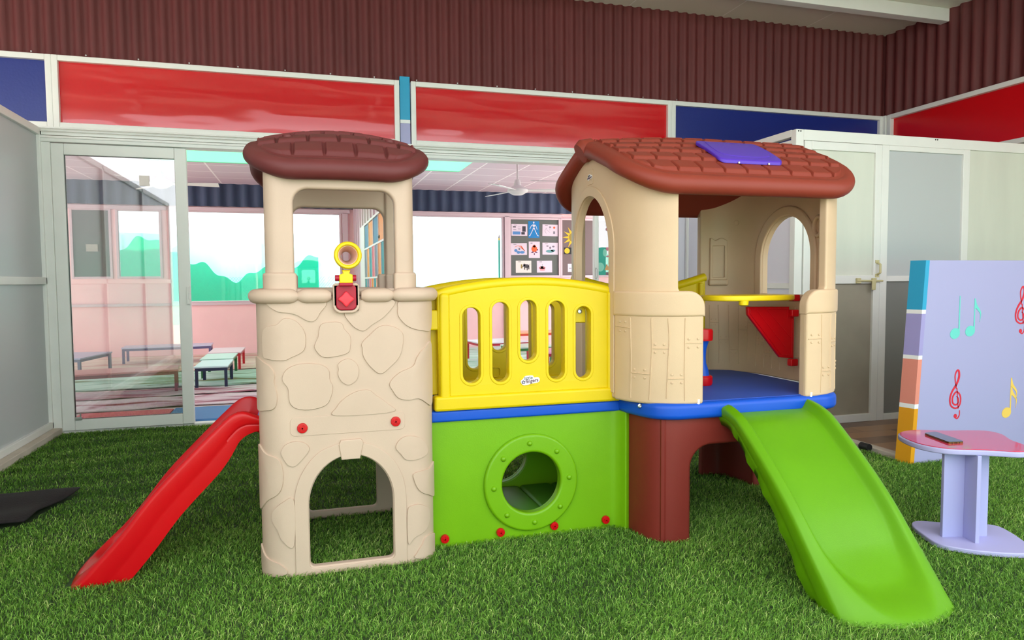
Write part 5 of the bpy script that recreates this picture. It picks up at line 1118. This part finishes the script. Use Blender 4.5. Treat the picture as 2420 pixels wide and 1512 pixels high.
far = smooth(3.1, 4.2, gy)
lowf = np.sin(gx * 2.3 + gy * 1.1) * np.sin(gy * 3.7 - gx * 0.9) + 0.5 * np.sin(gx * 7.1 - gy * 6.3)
h = RNG.uniform(0.016, 0.031, n) * (1 - 0.30 * far * rows_) * (1 + 0.08 * lowf)
ang = RNG.uniform(0, 2 * PI, n); lean = RNG.uniform(0.15, 0.95, n)
comb = 0.35 + 0.25 * lowf
dx = np.cos(ang) * lean + 0.25 * comb; dy = np.sin(ang) * lean - 0.45 * comb
w = RNG.uniform(0.0008, 0.0013, n) * gw; wa = RNG.uniform(0, 2 * PI, n); wx = np.cos(wa) * w; wy = np.sin(wa) * w
V = np.zeros((n, 5, 3), np.float32)
V[:, 0] = np.stack([gx - wx, gy - wy, np.zeros(n)], -1); V[:, 1] = np.stack([gx + wx, gy + wy, np.zeros(n)], -1)
mx_, my_ = gx + dx * h * 0.38, gy + dy * h * 0.38
V[:, 2] = np.stack([mx_ - wx * 0.9, my_ - wy * 0.9, h * 0.62], -1); V[:, 3] = np.stack([mx_ + wx * 0.9, my_ + wy * 0.9, h * 0.62], -1)
curl = RNG.uniform(0.2, 1.0, n)
V[:, 4] = np.stack([gx + dx * h * (0.95 + 0.5 * curl), gy + dy * h * (0.95 + 0.5 * curl), h * (1.0 - 0.25 * curl)], -1)
base = (np.arange(n) * 5)[:, None]
loops = np.concatenate([base + np.array([[0, 1, 3, 2]]), base + np.array([[2, 3, 4]])], 1).reshape(-1).astype(np.int32)
me = bpy.data.meshes.new('grass'); me.vertices.add(n * 5); me.vertices.foreach_set('co', V.reshape(-1))
me.loops.add(len(loops)); me.loops.foreach_set('vertex_index', loops)
me.polygons.add(n * 2); ls = np.empty((n, 2), np.int32); ls[:, 0] = np.arange(n) * 7; ls[:, 1] = np.arange(n) * 7 + 4; me.polygons.foreach_set('loop_start', ls.reshape(-1))
lt = np.empty((n, 2), np.int32); lt[:, 0] = 4; lt[:, 1] = 3; me.polygons.foreach_set('loop_total', lt.reshape(-1))
me.update(calc_edges=True)
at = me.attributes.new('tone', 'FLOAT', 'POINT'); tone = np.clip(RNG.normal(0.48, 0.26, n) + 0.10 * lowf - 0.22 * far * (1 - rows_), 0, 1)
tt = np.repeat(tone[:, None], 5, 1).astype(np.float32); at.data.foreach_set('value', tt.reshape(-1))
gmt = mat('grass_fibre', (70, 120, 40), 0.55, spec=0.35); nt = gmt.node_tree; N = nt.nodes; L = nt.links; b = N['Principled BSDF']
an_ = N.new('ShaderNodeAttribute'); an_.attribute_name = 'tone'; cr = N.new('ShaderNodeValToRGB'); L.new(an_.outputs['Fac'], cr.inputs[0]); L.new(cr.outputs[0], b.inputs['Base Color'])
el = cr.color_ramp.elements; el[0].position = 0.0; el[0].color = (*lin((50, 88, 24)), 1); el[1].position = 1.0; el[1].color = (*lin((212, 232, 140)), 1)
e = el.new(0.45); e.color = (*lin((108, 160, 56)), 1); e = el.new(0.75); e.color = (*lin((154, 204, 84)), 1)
tr_ = N.new('ShaderNodeBsdfTranslucent'); L.new(cr.outputs[0], tr_.inputs[0]); mxs = N.new('ShaderNodeMixShader'); mxs.inputs[0].default_value = 0.3
out = [q for q in N if q.type == 'OUTPUT_MATERIAL'][0]; L.new(b.outputs[0], mxs.inputs[1]); L.new(tr_.outputs[0], mxs.inputs[2]); L.new(mxs.outputs[0], out.inputs[0])
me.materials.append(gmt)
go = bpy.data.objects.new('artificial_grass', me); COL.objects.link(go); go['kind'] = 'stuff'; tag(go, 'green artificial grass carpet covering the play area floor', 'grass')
M['turf'] = mat('turf_backing', (44, 66, 30), 0.9, var=0.2, vscale=30)
tf = MB().box(-1.84, 3.56, 0.6, 6.05, -0.02, 0.002).box(3.56, 5.98, 0.6, 3.42, -0.02, 0.002).box(-7, -1.84, 0.6, 0.9, -0.02, 0.002)
o = struct('floor_4', tf, 'turf', smooth=False)
